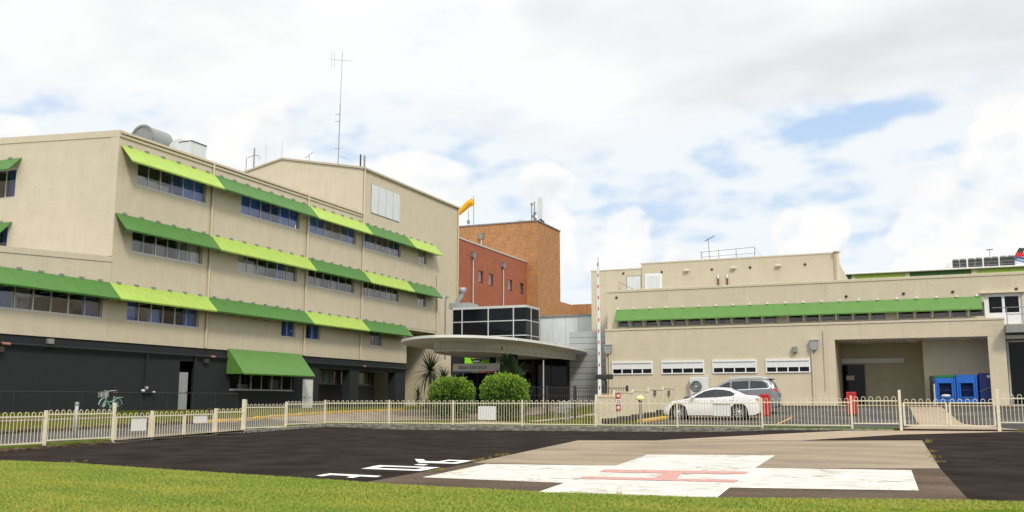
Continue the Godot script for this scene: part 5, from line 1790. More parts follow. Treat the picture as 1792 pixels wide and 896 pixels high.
# ---------------------------------------------------------------- things in the car park
func build_bins() -> void:
	var proto: Node3D
	for i in 2:
		var x: float = [0.98, 2.02][i]
		var b := thing("recycling_bin", ["blue plastic recycling bin with a green top edge and white paper in its mouth", "taller blue plastic recycling bin with an empty framed mouth, right of the first"][i], "bin", Vector3(x, 1.55, -56.85))
		var h: float = 1.42 + i * 0.16
		var st := ST()
		var fx := T(x, 1.55, -56.85)
		wall(st, fx * T(0, 0, 0.55), 0.0, 1.0, 0.14, h, [R(0.2, 0.42, 0.6, 0.72)], 0.1)
		box(st, 0, 0.14, -0.5, 0.06, h, 0.45, fx)
		box(st, 0.94, 0.14, -0.5, 1.0, h, 0.45, fx)
		box(st, 0.06, 0.14, -0.5, 0.94, h, -0.44, fx)
		box(st, 0.06, h - 0.06, -0.44, 0.94, h, 0.45, fx)
		box(st, 0.06, 0.14, -0.44, 0.94, 0.2, 0.45, fx)
		part("body", st, M.blue_bin, b)
		st = ST()      # moulded frame round the mouth, corner ribs
		for q in [[0.14, 0.36, 0.2, 1.2], [0.8, 0.36, 0.86, 1.2], [0.2, 0.36, 0.8, 0.42], [0.2, 1.14, 0.8, 1.2]]:
			cbox(st, q[0], q[1], 0.551, q[2], q[3], 0.60, 0.01, fx)
		for q in [0.0, 0.92]:
			cbox(st, q, 0.14, 0.551, q + 0.08, h, 0.59, 0.015, fx)
		part("moulding", st, M.blue_bin, b)
		st = ST()
		box(st, 0.06, 0.75, -0.1, 0.94, 0.78, 0.4, fx)
		part("shelf", st, M.navy_bin, b)
		st = ST()
		for q in [0.12, 0.88]:
			lathe(st, [Vector2(0, -0.04), Vector2(0.08, -0.04), Vector2(0.08, 0.04), Vector2(0, 0.04)], 10, fx * Transform3D(Basis(Vector3.FORWARD, PI / 2), Vector3(q, 0.08, 0.4)))
			lathe(st, [Vector2(0, -0.04), Vector2(0.08, -0.04), Vector2(0.08, 0.04), Vector2(0, 0.04)], 10, fx * Transform3D(Basis(Vector3.FORWARD, PI / 2), Vector3(q, 0.08, -0.4)))
		part("wheel", st, M.rubber, b)
		if i == 0:
			st = ST()
			cbox(st, -0.03, h + 0.002, -0.52, 1.4, h + 0.16, -0.2, 0.03, fx)
			part("lid", st, M.bin_green, b)
	var pp := thing("waste_paper", "crumpled white paper lying in the mouth of the left blue bin", "paper", Vector3(1.45, 2.0, -56.4))
	var s := ST()
	rng.seed = 4
	lathe(s, [Vector2(0, 0), Vector2(0.2, 0.0), Vector2(0.24, 0.06), Vector2(0.15, 0.12), Vector2(0, 0.13)], 7, Transform3D(Basis.from_scale(Vector3(1.1, 1, 0.7)), Vector3(1.48, 1.98, -56.36)), false)
	part("paper", s, M.white_paint, pp)
	var n := thing("recycling_bin", "dark navy skip bin half hidden by the right pillar of the loading bay", "bin", Vector3(3.12, 1.55, -56.9))
	s = ST()
	cbox(s, 3.1, 1.65, -57.6, 4.1, 3.2, -56.3, 0.05)
	part("body", s, M.navy_bin, n)
	s = ST()
	box(s, 3.5, 2.96, -56.3, 3.66, 3.1, -56.29)
	part("label_plate", s, M.clad_white, n)
	pipe(n, "brace", [Vector3(3.12, 2.25, -56.27), Vector3(4.05, 2.62, -56.27)], 0.015, "alu_dull", NONE, 5)
	n = thing("recycling_bin", "narrow grey bin edge standing left of the blue bins", "bin", Vector3(0.8, 1.55, -57))
	s = ST()
	cbox(s, 0.74, 1.6, -57.6, 0.92, 3.1, -56.6, 0.03)
	part("body", s, M.dark_metal, n)
	pipe(n, "post", [Vector3(0.93, 1.5, -56.1), Vector3(0.93, 2.65, -56.1)], 0.045, "alu")

func red_box(label: String, at: Vector3) -> void:
	var b := thing("ticket_machine", label, "machine", at)
	var fx := T(at.x, at.y, at.z)
	var st := ST()
	cbox(st, -0.21, 0.07, -0.17, 0.21, 1.06, 0.17, 0.015, fx)
	part("body", st, M.red, b)
	st = ST()
	cbox(st, -0.19, 0.98, 0.17, 0.19, 1.03, 0.185, 0.004, fx)
	part("top_rim", st, M.red_mark, b)
	st = ST()
	box(st, -0.17, 0, -0.14, -0.03, 0.07, 0.14, fx)
	box(st, 0.05, 0, -0.14, 0.17, 0.07, 0.14, fx)
	part("foot", st, M.black, b)
	st = ST()
	box(st, -0.17, 0.12, 0.17, 0.17, 0.9, 0.178, fx)
	part("door", st, M.red, b)
	st = ST()
	box(st, 0.11, 0.5, 0.178, 0.14, 0.58, 0.2, fx)
	part("handle", st, M.red_mark, b)

func build_yard() -> void:
	red_box("red metal cabinet standing alone before the loading bay", Vector3(-2.7, high(-2.7, -46.5) + 0.03, -46.5))
	red_box("red metal cabinet at the tail of the white car", Vector3(-6.47, high(-6.5, -46) - 0.03, -46.0))
	# outdoor unit on the wall
	var a := thing("outdoor_unit", "pale air conditioner outdoor unit with a round fan on the right wing's wall", "air conditioner", Vector3(-11.5, 2.0, -55.3))
	var st := ST()
	cbox(st, -11.95, 2.1, -55.66, -10.9, 3.1, -55.28, 0.02)
	part("casing", st, M.clad_white, a)
	st = ST()
	lathe(st, [Vector2(0, 0.0), Vector2(0.29, 0.0), Vector2(0.31, 0.03), Vector2(0.33, 0.0)], 24, Transform3D(Basis(Vector3.RIGHT, PI / 2), Vector3(-11.6, 2.58, -55.275)))
	part("fan_opening", st, M.dark_metal, a)
	st = ST()
	for k in 3:
		lathe(st, [Vector2(0.09 + 0.08 * k, 0.02), Vector2(0.10 + 0.08 * k, 0.035), Vector2(0.11 + 0.08 * k, 0.02)], 20, Transform3D(Basis(Vector3.RIGHT, PI / 2), Vector3(-11.6, 2.58, -55.275)))
	for k in 8:
		var q := Vector3(cos(TAU * k / 8), sin(TAU * k / 8), 0)
		tube(st, [Vector3(-11.6, 2.58, -55.24) + q * 0.06, Vector3(-11.6, 2.58, -55.24) + q * 0.31], 0.006, 4)
	lathe(st, [Vector2(0, 0.05), Vector2(0.06, 0.04), Vector2(0.06, 0.02)], 12, Transform3D(Basis(Vector3.RIGHT, PI / 2), Vector3(-11.6, 2.58, -55.275)))
	part("fan_guard", st, M.alu, a)
	st = ST()
	for x in [-11.8, -11.05]:
		box(st, x - 0.03, 2.03, -55.69, x + 0.03, 2.1, -55.25)
	part("wall_bracket", st, M.alu_dull, a)
	# stepped sheet fence on dark sleepers
	var f := thing("sheet_fence", "stepped beige metal sheet fence running back beside the car park", "fence", Vector3(-11.75, 0.9, -44))
	var px := Transform3D(Basis(Vector3(0, 0, -1), Vector3.UP, Vector3(1, 0, 0)), Vector3(-11.75, 0, 0))
	for q in [[36.95, 39.4, 0.84, 1.97], [39.45, 42.3, 0.97, 2.17], [42.35, 45.1, 1.11, 2.25], [45.15, 48.0, 1.25, 2.36], [48.05, 50.6, 1.36, 2.45]]:
		st = ST()
		var n := int((q[1] - q[0]) / 0.19)
		var w: float = (q[1] - q[0]) / n
		for k in n:
			box(st, q[0] + k * w, q[2], -0.012, q[0] + (k + 0.72) * w, q[3] - 0.06, 0.004, px)
			box(st, q[0] + (k + 0.72) * w, q[2], -0.014, q[0] + (k + 1) * w, q[3] - 0.06, -0.002, px)
		var p := part("panel", st, M.cream_panel, f)
		st = ST()
		box(st, q[0], q[3] - 0.06, -0.045, q[1], q[3], 0.025, px)
		box(st, q[0], q[2] - 0.03, -0.045, q[1], q[2] + 0.04, 0.025, px)
		part("rail", st, M.cream, p)
		st = ST()
		box(st, q[0] - 0.04, q[2] - 0.3, -0.05, q[0] + 0.03, q[3] + 0.04, 0.03, px)
		part("post", st, M.cream, f)
	for k in 2:
		st = ST()
		for i in 6:
			var z0 := 37.6 + i * 2.2
			cbox(st, z0, high(-11.7, -z0) - 0.05 + k * 0.16, -0.05, z0 + 2.18, high(-11.7, -z0) + 0.10 + k * 0.16, 0.06, 0.012, px)
		part("sleeper", st, M.timber_dark, f)
	st = ST()
	for i in 12:
		tube(st, [Vector3(-11.72, 1.9, -37.05 - i * 0.2), Vector3(-11.72, 2.06, -37.05 - i * 0.2)], 0.012, 4)
	part("picket_top", st, M.cream, f)
	# red notices
	var sg := thing("warning_sign", "red and white notices stacked on the beige sheet fence", "sign", Vector3(-11.7, 1.2, -39.8))
	for q in [[1.86, 2.09, "red"], [1.62, 1.84, "white_plastic"], [1.36, 1.60, "red"]]:
		st = ST()
		box(st, 39.55, q[0], 0.03, 40.25, q[1], 0.04, px)
		part("plate", st, M[q[2]], sg)
		st = ST()
		if q[2] == "red":
			box(st, 39.66, q[0] + 0.07, 0.04, 40.12, q[1] - 0.07, 0.044, px)
			part("print", st, M.white_plastic, sg)
		else:
			box(st, 39.62, q[0] + 0.03, 0.04, 40.18, q[0] + 0.09, 0.044, px)
			box(st, 39.66, q[0] + 0.13, 0.04, 40.12, q[0] + 0.18, 0.044, px)
			part("print", st, M.red, sg)
	for z in [46.0, 48.9]:
		var m := thing("meter_plate", ["small dark plate on the sheet fence, nearer of two", "small dark plate on the sheet fence, farther of two"][0 if z < 47 else 1], "plate", Vector3(-11.7, 2.0, -z))
		st = ST()
		box(st, z, 2.02, 0.03, z + 0.42, 2.3, 0.05, px)
		part("plate", st, M.alu_dull, m)
		st = ST()
		box(st, z + 0.05, 2.06, 0.05, z + 0.37, 2.14, 0.056, px)
		box(st, z + 0.05, 2.19, 0.05, z + 0.37, 2.26, 0.056, px)
		part("window", st, M.dark_metal, m)
	# bollard lamps
	for q in [[-10.4, -38.6, "grey bollard lamp with a yellow dome before the white car"], [-27.2, -21.4, "bollard lamp with a pale dome at the left edge by the road"]]:
		var l := thing("bollard_lamp", q[2], "bollard", Vector3(q[0], high(q[0], q[1]), q[1]))
		var o := T(q[0], high(q[0], q[1]), q[1])
		st = ST()
		tube(st, [Vector3(0, 0, 0), Vector3(0, 0.92, 0)], 0.065, 12)
		part("post", st, M.alu_dull, l, o)
		st = ST()
		lathe(st, [Vector2(0.0, 0.90), Vector2(0.07, 0.90), Vector2(0.09, 0.98), Vector2(0, 0.98)], 12)
		part("collar", st, M.dark_metal, l, o)
		st = ST()
		lathe(st, [Vector2(0, 0.97), Vector2(0.17, 0.97), Vector2(0.19, 1.0), Vector2(0.16, 1.09), Vector2(0.09, 1.15), Vector2(0, 1.17)], 16)
		part("dome", st, mat("dome_yellow", lin(0.66, 0.6, 0.28), 0.5), l, o)
	# yellow wheel stop
	var ws := thing("wheel_stop", "yellow painted concrete kerb in front of the white car", "kerb", Vector3(-10.4, 0.9, -40.8))
	st = ST()
	cbox(st, -0.11, 0, -1.75, 0.11, 0.17, 1.75, 0.04)
	part("block", st, M.yellow_kerb, ws, Transform3D(Basis(Vector3.UP, -0.08) * Basis(Vector3.RIGHT, 0.03), Vector3(-10.45, high(-10.45, -40.8), -40.8)))
	boom()
	grey_fence()

func boom() -> void:
	var b := thing("boom_gate", "raised red and white boom gate arm with a black motor bar", "barrier", Vector3(-12.8, 1.1, -41))
	var st := ST()
	prism(st, PackedVector2Array([Vector2(-0.075, 1.35), Vector2(0.075, 1.35), Vector2(0.045, 8.18), Vector2(-0.045, 8.18)]), -0.03, 0.03, T(-12.88, 0, -41))
	var arm := part("arm", st, M.white_plastic, b)
	for k in 13:
		var y := 1.75 + k * 0.5
		st = ST()
		prism(st, PackedVector2Array([Vector2(-0.026, y), Vector2(0.026, y + 0.03), Vector2(0.026, y + 0.18), Vector2(-0.026, y + 0.15)]), 0.031, 0.034, T(-12.88, 0, -41))
		part("stripe", st, M.red_mark, arm)
	st = ST()
	cbox(st, -13.08, 2.70, -41.12, -12.28, 2.93, -40.95, 0.03)
	part("motor_bar", st, M.dark_metal, b)
	st = ST()
	tube(st, [Vector3(-12.62, 1.1, -41.15), Vector3(-12.62, 2.6, -41.15), Vector3(-12.68, 2.72, -41.1), Vector3(-12.8, 2.74, -41.05)], 0.05, 8)
	part("post", st, M.dark_metal, b)
	st = ST()
	cbox(st, -12.95, 1.0, -41.35, -12.4, 2.02, -41.05, 0.02)
	part("cabinet", st, M.orange, b)

func grey_fence() -> void:
	var f := thing("tubular_fence", "dark grey tubular fence between the clipped shrub and the boom gate", "fence", Vector3(-15, 1.0, -43))
	var y0 := 0.95
	for seg in [[-17.35, -16.2, 2.42], [-16.05, -14.75, 2.40], [-14.7, -13.4, 2.38], [-13.35, -12.2, 2.36]]:
		var st := ST()
		box(st, seg[0], seg[2] - 0.03, -43.02, seg[1], seg[2], -42.98)
		var p := part("panel", st, M.dark_metal, f)
		for ry in [seg[2] - 0.42, y0 + 0.1]:
			st = ST()
			box(st, seg[0], ry, -43.02, seg[1], ry + 0.03, -42.98)
			part("rail", st, M.dark_metal, p)
		if not cache.has("picket"):
			var s := ST()
			box(s, -0.008, 0, -0.008, 0.008, 1.30, 0.008)
			cache["picket"] = done(s)
		var n := int((seg[1] - seg[0]) / 0.105)
		for k in n:
			put("picket", cache["picket"], M.dark_metal, p, T(seg[0] + (k + 0.5) * (seg[1] - seg[0]) / n, y0 + 0.11, -43))
	for x in [-17.4, -16.12, -14.72, -13.38, -12.2]:
		var st := ST()
		cbox(st, x - 0.05, y0 - 0.2, -43.05, x + 0.05, 2.46, -42.95, 0.01)
		part("post", st, M.dark_metal, f)
	var c := thing("garden_chair", "grey metal chair on the lawn before the grey tubular fence", "chair", Vector3(-14.6, 0.95, -41))
	var gy := high(-14.6, -41)
	var fx := T(-14.62, gy, -41)
	var st := ST()
	cbox(st, -0.27, 0.36, -0.25, 0.27, 0.41, 0.25, 0.015, fx)
	part("seat", st, M.alu_dull, c)
	st = ST()
	for k in 5:
		cbox(st, -0.25 + k * 0.105, 0.42, -0.27, -0.17 + k * 0.105, 0.80, -0.23, 0.008, fx)
	cbox(st, -0.27, 0.78, -0.28, 0.27, 0.86, -0.22, 0.015, fx)
	part("backrest", st, M.alu_dull, c)
	for q in [[-0.24, -0.22], [0.24, -0.22], [-0.24, 0.22], [0.24, 0.22]]:
		st = ST()
		box(st, q[0] - 0.025, 0, q[1] - 0.025, q[0] + 0.025, 0.36, q[1] + 0.025, fx)
		part("leg", st, M.alu_dull, c)
	for s in [-0.27, 0.27]:
		st = ST()
		cbox(st, s - 0.03, 0.56, -0.26, s + 0.03, 0.60, 0.24, 0.01, fx)
		box(st, s - 0.02, 0.41, 0.18, s + 0.02, 0.56, 0.22, fx)
		part("armrest", st, M.alu_dull, c)
	# bench by the black undercroft
	var b := thing("bench", "low pale bench in front of the recessed black wall", "bench", Vector3(-37, 1.3, -61))
	st = ST()
	for k in 3:
		cbox(st, -37.3 + k * 0.14, 1.72, -62.0, -37.18 + k * 0.14, 1.77, -59.8, 0.01)
	part("seat", st, M.alu_dull, b)
	for z in [-61.8, -60.0]:
		st = ST()
		box(st, -37.28, 1.25, z - 0.03, -36.92, 1.72, z + 0.03)
		part("leg", st, M.dark_metal, b)
	# timber posts on the verge
	for q in [[-29.0, -30.6, "first dark timber post on the verge from the left"], [-29.3, -35.0, "dark timber post on the verge near the bicycle"]]:
		var p := thing("timber_post", q[2], "post", Vector3(q[0], high(q[0], q[1]), q[1]))
		st = ST()
		cbox(st, -0.06, -0.1, -0.06, 0.06, 0.5, 0.06, 0.012)
		part("post", st, M.timber_dark, p, T(q[0], high(q[0], q[1]), q[1]))


# ---------------------------------------------------------------- vehicles
func curve(pts: Array, x: float) -> float:     # smooth-ish height over length
	for i in pts.size() - 1:
		if x <= pts[i + 1].x:
			var t := clampf((x - pts[i].x) / maxf(1e-5, pts[i + 1].x - pts[i].x), 0, 1)
			var a: float = pts[maxi(i - 1, 0)].y
			var d: float = pts[mini(i + 2, pts.size() - 1)].y
			return lerpf(lerpf(pts[i].y, pts[i + 1].y, t), cubic_interpolate(pts[i].y, pts[i + 1].y, a, d, t), 0.45)
	return pts[-1].y

# c: L, W, top (outline), belt, sill, wheels [xf, xr], r, screens [[x0,x1],[x0,x1]], windows (polygons), paint
func car(called: String, label: String, c: Dictionary, at: Vector3, basis: Basis) -> Node3D:
	var o := thing(called, label, "car", at)
	o.basis = basis
	var gx := o.global_transform
	var L: float = c.L
	var W: float = c.W
	var ra: float = c.r + 0.06
	var stations: Array = []
	var x := -L / 2
	while x < L / 2 - 0.001:
		stations.append(x)
		var near := false
		for w in c.wheels:
			near = near or absf(x - w) < ra + 0.08
		x += 0.035 if near or x < -L / 2 + 0.25 or x > L / 2 - 0.25 else 0.07
	stations.append(L / 2)
	var plan := func(px: float) -> float:
		var e := minf(1.0, (px + L / 2) / 0.55)
		var g := minf(1.0, (L / 2 - px) / 0.45)
		return W / 2 * (1.0 - 0.26 * pow(1 - e, 2.2)) * (1.0 - 0.17 * pow(1 - g, 2.2))
	var bottom := func(px: float) -> float:
		var y: float = c.sill + 0.10 * pow(clampf((-L / 2 + 0.35 - px) / 0.35, 0, 1), 2) + 0.12 * pow(clampf((px - L / 2 + 0.35) / 0.35, 0, 1), 2)
		for w in c.wheels:
			var dx: float = px - w
			if absf(dx) < ra:
				y = maxf(y, c.r + sqrt(ra * ra - dx * dx))
		return y
	var roof_max: float = c.roof
	var edge := func(px: float) -> float: return curve(c.top, px) - 0.045
	var belt := func(px: float) -> float: return minf(curve(c.belt, px), edge.call(px))
	var half := func(px: float, y: float) -> float:    # half width of the side at a height
		var b: float = belt.call(px)
		var w: float = plan.call(px)
		if y <= b:
			var t := clampf((y - c.sill) / maxf(0.05, b - c.sill), 0, 1)
			return w * (0.955 + 0.045 * sin(PI * clampf(t * 0.9 + 0.12, 0, 1)) - 0.02 * t)
		return w * lerpf(0.94, 0.70, clampf((y - b) / maxf(0.1, roof_max - b), 0, 1))
	var body := ST()
	body.set_smooth_group(1)
	var rows := 8
	for s in [-1.0, 1.0]:
		for i in stations.size() - 1:
			for j in rows:
				var q: Array[Vector3] = []
				for e in [[0, 0], [1, 0], [1, 1], [0, 1]]:
					var px: float = stations[i + e[0]]
					var lo: float = bottom.call(px)
					var y := lerpf(lo, belt.call(px), float(j + e[1]) / rows)
					q.append(Vector3(px, y, s * half.call(px, y)))
				if s > 0:
					quad(body, q[0], q[1], q[2], q[3])
				else:
					quad(body, q[3], q[2], q[1], q[0])
			for j in 4:
				var q: Array[Vector3] = []
				for e in [[0, 0], [1, 0], [1, 1], [0, 1]]:
					var px: float = stations[i + e[0]]
					var y := lerpf(belt.call(px), edge.call(px), float(j + e[1]) / 4)
					q.append(Vector3(px, y, s * half.call(px, y)))
				if q[0].distance_to(q[3]) < 1e-4 and q[1].distance_to(q[2]) < 1e-4:
					continue
				if s > 0:
					quad(body, q[0], q[1], q[2], q[3])
				else:
					quad(body, q[3], q[2], q[1], q[0])
	var skin := func(px: float, t: float, lift: float) -> Vector3:
		var e: float = edge.call(px)
		return Vector3(px, e + 0.045 * (1 - pow(absf(t), 2.6)) + lift, t * half.call(px, e))
	for i in stations.size() - 1:
		for j in 12:
			var t0 := -1.0 + j / 6.0
			var t1 := -1.0 + (j + 1) / 6.0
			quad(body, skin.call(stations[i], t1, 0), skin.call(stations[i + 1], t1, 0), skin.call(stations[i + 1], t0, 0), skin.call(stations[i], t0, 0))
	for e in [-L / 2, L / 2]:
		var fan: Array[Vector3] = []
		for j in rows + 1:
			var y := lerpf(bottom.call(e), belt.call(e), float(j) / rows)
			fan.append(Vector3(e, y, half.call(e, y)))
		for j in rows:
			var a := fan[j]
			var b := fan[j + 1]
			var am := a * Vector3(1, 1, -1)
			var bm := b * Vector3(1, 1, -1)
			if e > 0:
				quad(body, a, am, bm, b)
			else:
				quad(body, am, a, b, bm)
		for j in 12:
			var t0 := -1.0 + j / 6.0
			var t1 := -1.0 + (j + 1) / 6.0
			var b := fan[rows]
			tri(body, Vector3(e, b.y, 0), skin.call(e, t0, 0), skin.call(e, t1, 0))
	part("body", body, c.paint, o, gx)
	# glass
	for k in 2:
		var g := ST()
		g.set_smooth_group(1)
		var r: Array = c.screens[k]
		for i in 8:
			for j in 8:
				var x0 := lerpf(r[0], r[1], i / 8.0)
				var x1 := lerpf(r[0], r[1], (i + 1) / 8.0)
				var t0 := -0.9 + 1.8 * j / 8.0
				var t1 := -0.9 + 1.8 * (j + 1) / 8.0
				quad(g, skin.call(x0, t1, 0.006), skin.call(x1, t1, 0.006), skin.call(x1, t0, 0.006), skin.call(x0, t0, 0.006))
		part(["windscreen", "rear_window"][k], g, M.car_glass, o, gx)
	var flat := func(poly: Array, called2: String, m: Material, lift: float) -> void:
		for s in [-1.0, 1.0]:
			var p := PackedVector2Array(poly)
			var tr := Geometry2D.triangulate_polygon(p)
			var g := ST()
			g.set_smooth_group(1)
			for i in range(0, tr.size(), 3):
				var v: Array[Vector3] = []
				for k in 3:
					var q := p[tr[i + k]]
					v.append(Vector3(q.x, q.y, s * (half.call(q.x, q.y) + lift)))
				var n := (v[1] - v[0]).cross(v[2] - v[0])
				if n.z * s < 0:
					tri(g, v[0], v[2], v[1])
				else:
					tri(g, v[0], v[1], v[2])
			part(called2, g, m, o, gx)
	for p in c.windows:
		flat.call(p, "side_window", M.car_glass, 0.008)
	for p in c.get("trim", []):
		flat.call(p, "window_trim", M.chrome, 0.011)
	for p in c.get("seams", []):
		flat.call(p, "door_seam", M.dark_metal, 0.003)
	flat.call(c.headlight, "headlight", M.lamp_clear, 0.006)
	flat.call(c.taillight, "tail_light", M.lamp_red, 0.008)
	for q in c.handles:
		flat.call([V(q[0], q[1]), V(q[0] + 0.2, q[1] + 0.01), V(q[0] + 0.2, q[1] + 0.04), V(q[0], q[1] + 0.03)], "door_handle", c.paint, 0.03)
	# underbody, wheels, mirrors, plates
	var st := ST()
	box(st, -L / 2 + 0.25, c.sill - 0.03, -W / 2 + 0.25, L / 2 - 0.25, c.sill + 0.45, W / 2 - 0.25)
	box(st, -L / 2 + 0.12, c.sill + 0.02, -W / 2 + 0.3, L / 2 - 0.12, c.sill + 0.2, W / 2 - 0.3)
	part("underbody", st, M.black, o, gx)
	for w in c.wheels:
		for s in [-1.0, 1.0]:
			var wx := gx * Transform3D(Basis(Vector3.RIGHT, PI / 2 * s), Vector3(w, c.r, s * (W / 2 - 0.13)))
			st = ST()
			var r: float = c.r
			lathe(st, [Vector2(r * 0.64, 0.09), Vector2(r * 0.9, 0.105), Vector2(r * 0.985, 0.08), Vector2(r, 0.0), Vector2(r * 0.985, -0.09), Vector2(r * 0.6, -0.1)], 28)
			var ty := part("wheel", st, M.rubber, o, wx)
			st = ST()
			lathe(st, [Vector2(0, -0.01), Vector2(r * 0.62, -0.01)], 24)
			part("brake_disc", st, M.black, ty, wx)
			st = ST()
			lathe(st, [Vector2(r * 0.60, 0.03), Vector2(r * 0.63, 0.085), Vector2(r * 0.66, 0.092), Vector2(r * 0.66, 0.06)], 28)
			for k in 10:
				var a := TAU * k / 10
				var d := Vector3(cos(a), 0, sin(a))
				var n := Vector3(-sin(a), 0, cos(a))
				var h := Vector3(0, 0.075, 0)
				quad(st, d * r * 0.12 - n * 0.022 + h, d * r * 0.62 - n * 0.016 + h, d * r * 0.62 + n * 0.016 + h, d * r * 0.12 + n * 0.022 + h)
				quad(st, d * r * 0.12 + n * 0.022 + h, d * r * 0.62 + n * 0.016 + h, d * r * 0.62 + n * 0.02 + h * 0.5, d * r * 0.12 + n * 0.026 + h * 0.5)
				quad(st, d * r * 0.12 - n * 0.026 + h * 0.5, d * r * 0.62 - n * 0.02 + h * 0.5, d * r * 0.62 - n * 0.016 + h, d * r * 0.12 - n * 0.022 + h)
			lathe(st, [Vector2(r * 0.2, 0.06), Vector2(r * 0.19, 0.085), Vector2(0, 0.088)], 14)
			part("rim", st, M.rim, ty, wx)
	for s in [-1.0, 1.0]:
		st = ST()
		var mx: float = c.mirror.x
		var my: float = c.mirror.y
		var mz: float = s * (half.call(mx, my) + 0.13)
		cbox(st, mx - 0.07, my - 0.02, mz - 0.11, mx + 0.07, my + 0.13, mz + 0.11, 0.04)
		part("mirror", st, c.paint, o, gx)
	for e in [[-L / 2 - 0.012, c.sill + 0.2], [L / 2 + 0.004, c.sill + 0.42]]:
		st = ST()
		box(st, e[0], e[1], -0.19, e[0] + 0.008, e[1] + 0.11, 0.19)
		part("number_plate", st, M.white_plastic, o, gx)
	st = ST()
	cbox(st, -L / 2 - 0.008, c.sill + 0.12, -W * 0.3, -L / 2 + 0.05, c.sill + 0.36, W * 0.3, 0.01)
	part("grille", st, M.dark_metal, o, gx)
	return o

func build_cars() -> void:
	var sedan := {
		"L": 4.20, "W": 1.80, "sill": 0.20, "r": 0.335, "wheels": [-1.40, 1.24], "roof": 1.42, "paint": M.car_white,
		"top": [V(-2.1, 0.60), V(-2.0, 0.71), V(-1.6, 0.86), V(-0.95, 0.965), V(-0.55, 1.18), V(-0.1, 1.38), V(0.3, 1.43), V(0.8, 1.40), V(1.2, 1.27), V(1.62, 1.08), V(1.95, 1.06), V(2.1, 0.98)],
		"belt": [V(-2.1, 0.54), V(-1.6, 0.74), V(-0.95, 0.90), V(0.2, 0.96), V(1.3, 1.01), V(2.1, 0.94)],
		"screens": [[-0.90, -0.18], [0.98, 1.58]],
		"windows": [[V(-0.72, 0.955), V(-0.56, 1.09), V(-0.2, 1.26), V(0.05, 1.315), V(0.22, 1.33), V(0.22, 0.985)], [V(0.27, 0.985), V(0.27, 1.33), V(0.6, 1.315), V(0.88, 1.25), V(1.10, 1.13), V(1.02, 1.05), V(0.95, 1.03)]],
		"seams": [[V(0.215, 0.98), V(0.275, 0.98), V(0.275, 1.335), V(0.215, 1.335)], [V(0.24, 0.28), V(0.255, 0.28), V(0.255, 0.97), V(0.24, 0.97)], [V(-0.86, 0.45), V(-0.845, 0.45), V(-0.78, 0.90), V(-0.795, 0.90)], [V(0.98, 0.72), V(0.995, 0.72), V(1.05, 1.0), V(1.035, 1.0)], [V(-0.7, 0.80), V(1.9, 0.885), V(1.9, 0.893), V(-0.7, 0.81)]],
		"headlight": [V(-2.07, 0.60), V(-1.92, 0.62), V(-1.72, 0.74), V(-1.80, 0.76), V(-2.0, 0.69)],
		"taillight": [V(1.66, 0.90), V(2.09, 0.76), V(2.09, 0.90), V(1.95, 0.93)],
		"handles": [[0.02, 0.82], [0.86, 0.86]], "mirror": V(-0.72, 0.93),
	}
	var g0 := high(-9.65, -43.2)
	var g1 := high(-7.0, -43.8)
	car("sedan_car", "white four-door sedan parked facing left behind the fence", sedan, Vector3(-8.42, (g0 + g1) / 2 - 0.005, -43.6), Basis(Vector3.UP, 0.05) * Basis(Vector3(0, 0, 1), atan2(g1 - g0, 2.7)))
	var suv := {
		"L": 4.65, "W": 1.87, "sill": 0.26, "r": 0.36, "wheels": [-1.45, 1.27], "roof": 1.66, "paint": M.car_grey,
		"top": [V(-2.32, 0.80), V(-2.2, 0.92), V(-1.7, 1.03), V(-1.05, 1.12), V(-0.6, 1.38), V(-0.15, 1.60), V(0.3, 1.67), V(1.2, 1.68), V(1.85, 1.62), V(2.05, 1.45), V(2.25, 1.10), V(2.32, 0.95)],
		"belt": [V(-2.32, 0.72), V(-1.6, 0.92), V(-1.0, 1.05), V(0.5, 1.10), V(2.0, 1.15), V(2.32, 0.92)],
		"screens": [[-1.0, -0.28], [1.92, 2.2]],
		"windows": [[V(-0.85, 1.10), V(-0.5, 1.30), V(-0.15, 1.48), V(0.02, 1.52), V(0.02, 1.13)], [V(0.10, 1.13), V(0.10, 1.53), V(0.9, 1.56), V(0.9, 1.16)], [V(0.98, 1.17), V(0.98, 1.56), V(1.55, 1.52), V(1.72, 1.42), V(1.82, 1.22), V(1.7, 1.18)]],
		"trim": [[V(0.1, 1.10), V(1.85, 1.155), V(1.98, 1.25), V(1.85, 1.48), V(1.62, 1.58), V(1.58, 1.56), V(1.80, 1.45), V(1.90, 1.25), V(1.80, 1.185), V(0.1, 1.13)]],
		"headlight": [V(-2.28, 0.74), V(-1.9, 0.80), V(-1.8, 0.93), V(-2.1, 0.90)],
		"taillight": [V(1.95, 1.02), V(2.24, 0.98), V(2.22, 1.14), V(2.05, 1.14)],
		"handles": [[-0.2, 0.98], [0.72, 1.02]], "mirror": V(-0.8, 1.08),
	}
	var s := car("suv_car", "grey sport utility wagon parked behind the white sedan", suv, Vector3(-8.35, high(-8.3, -48.4), -48.4), Basis(Vector3.UP, 0.03) * Basis(Vector3(0, 0, 1), 0.015))
	for q in [-0.66, 0.66]:
		var st := ST()
		tube(st, [Vector3(-0.1, 1.65, q), Vector3(0.1, 1.73, q), Vector3(1.5, 1.73, q), Vector3(1.7, 1.66, q)], 0.022, 6)
		part("roof_rail", st, M.chrome, s, s.global_transform)
	var sp := ST()
	cbox(sp, 1.72, 1.60, -0.55, 2.02, 1.645, 0.55, 0.02)
	part("spoiler", sp, M.dark_metal, s, s.global_transform)
	# a bicycle on the grass by the black wall
	var b := thing("bicycle", "mint green bicycle with a basket standing on the grass by the black wall", "bicycle", Vector3(-34.4, high(-34.4, -34.3), -34.3), -1.37)
	var bx := b.global_transform
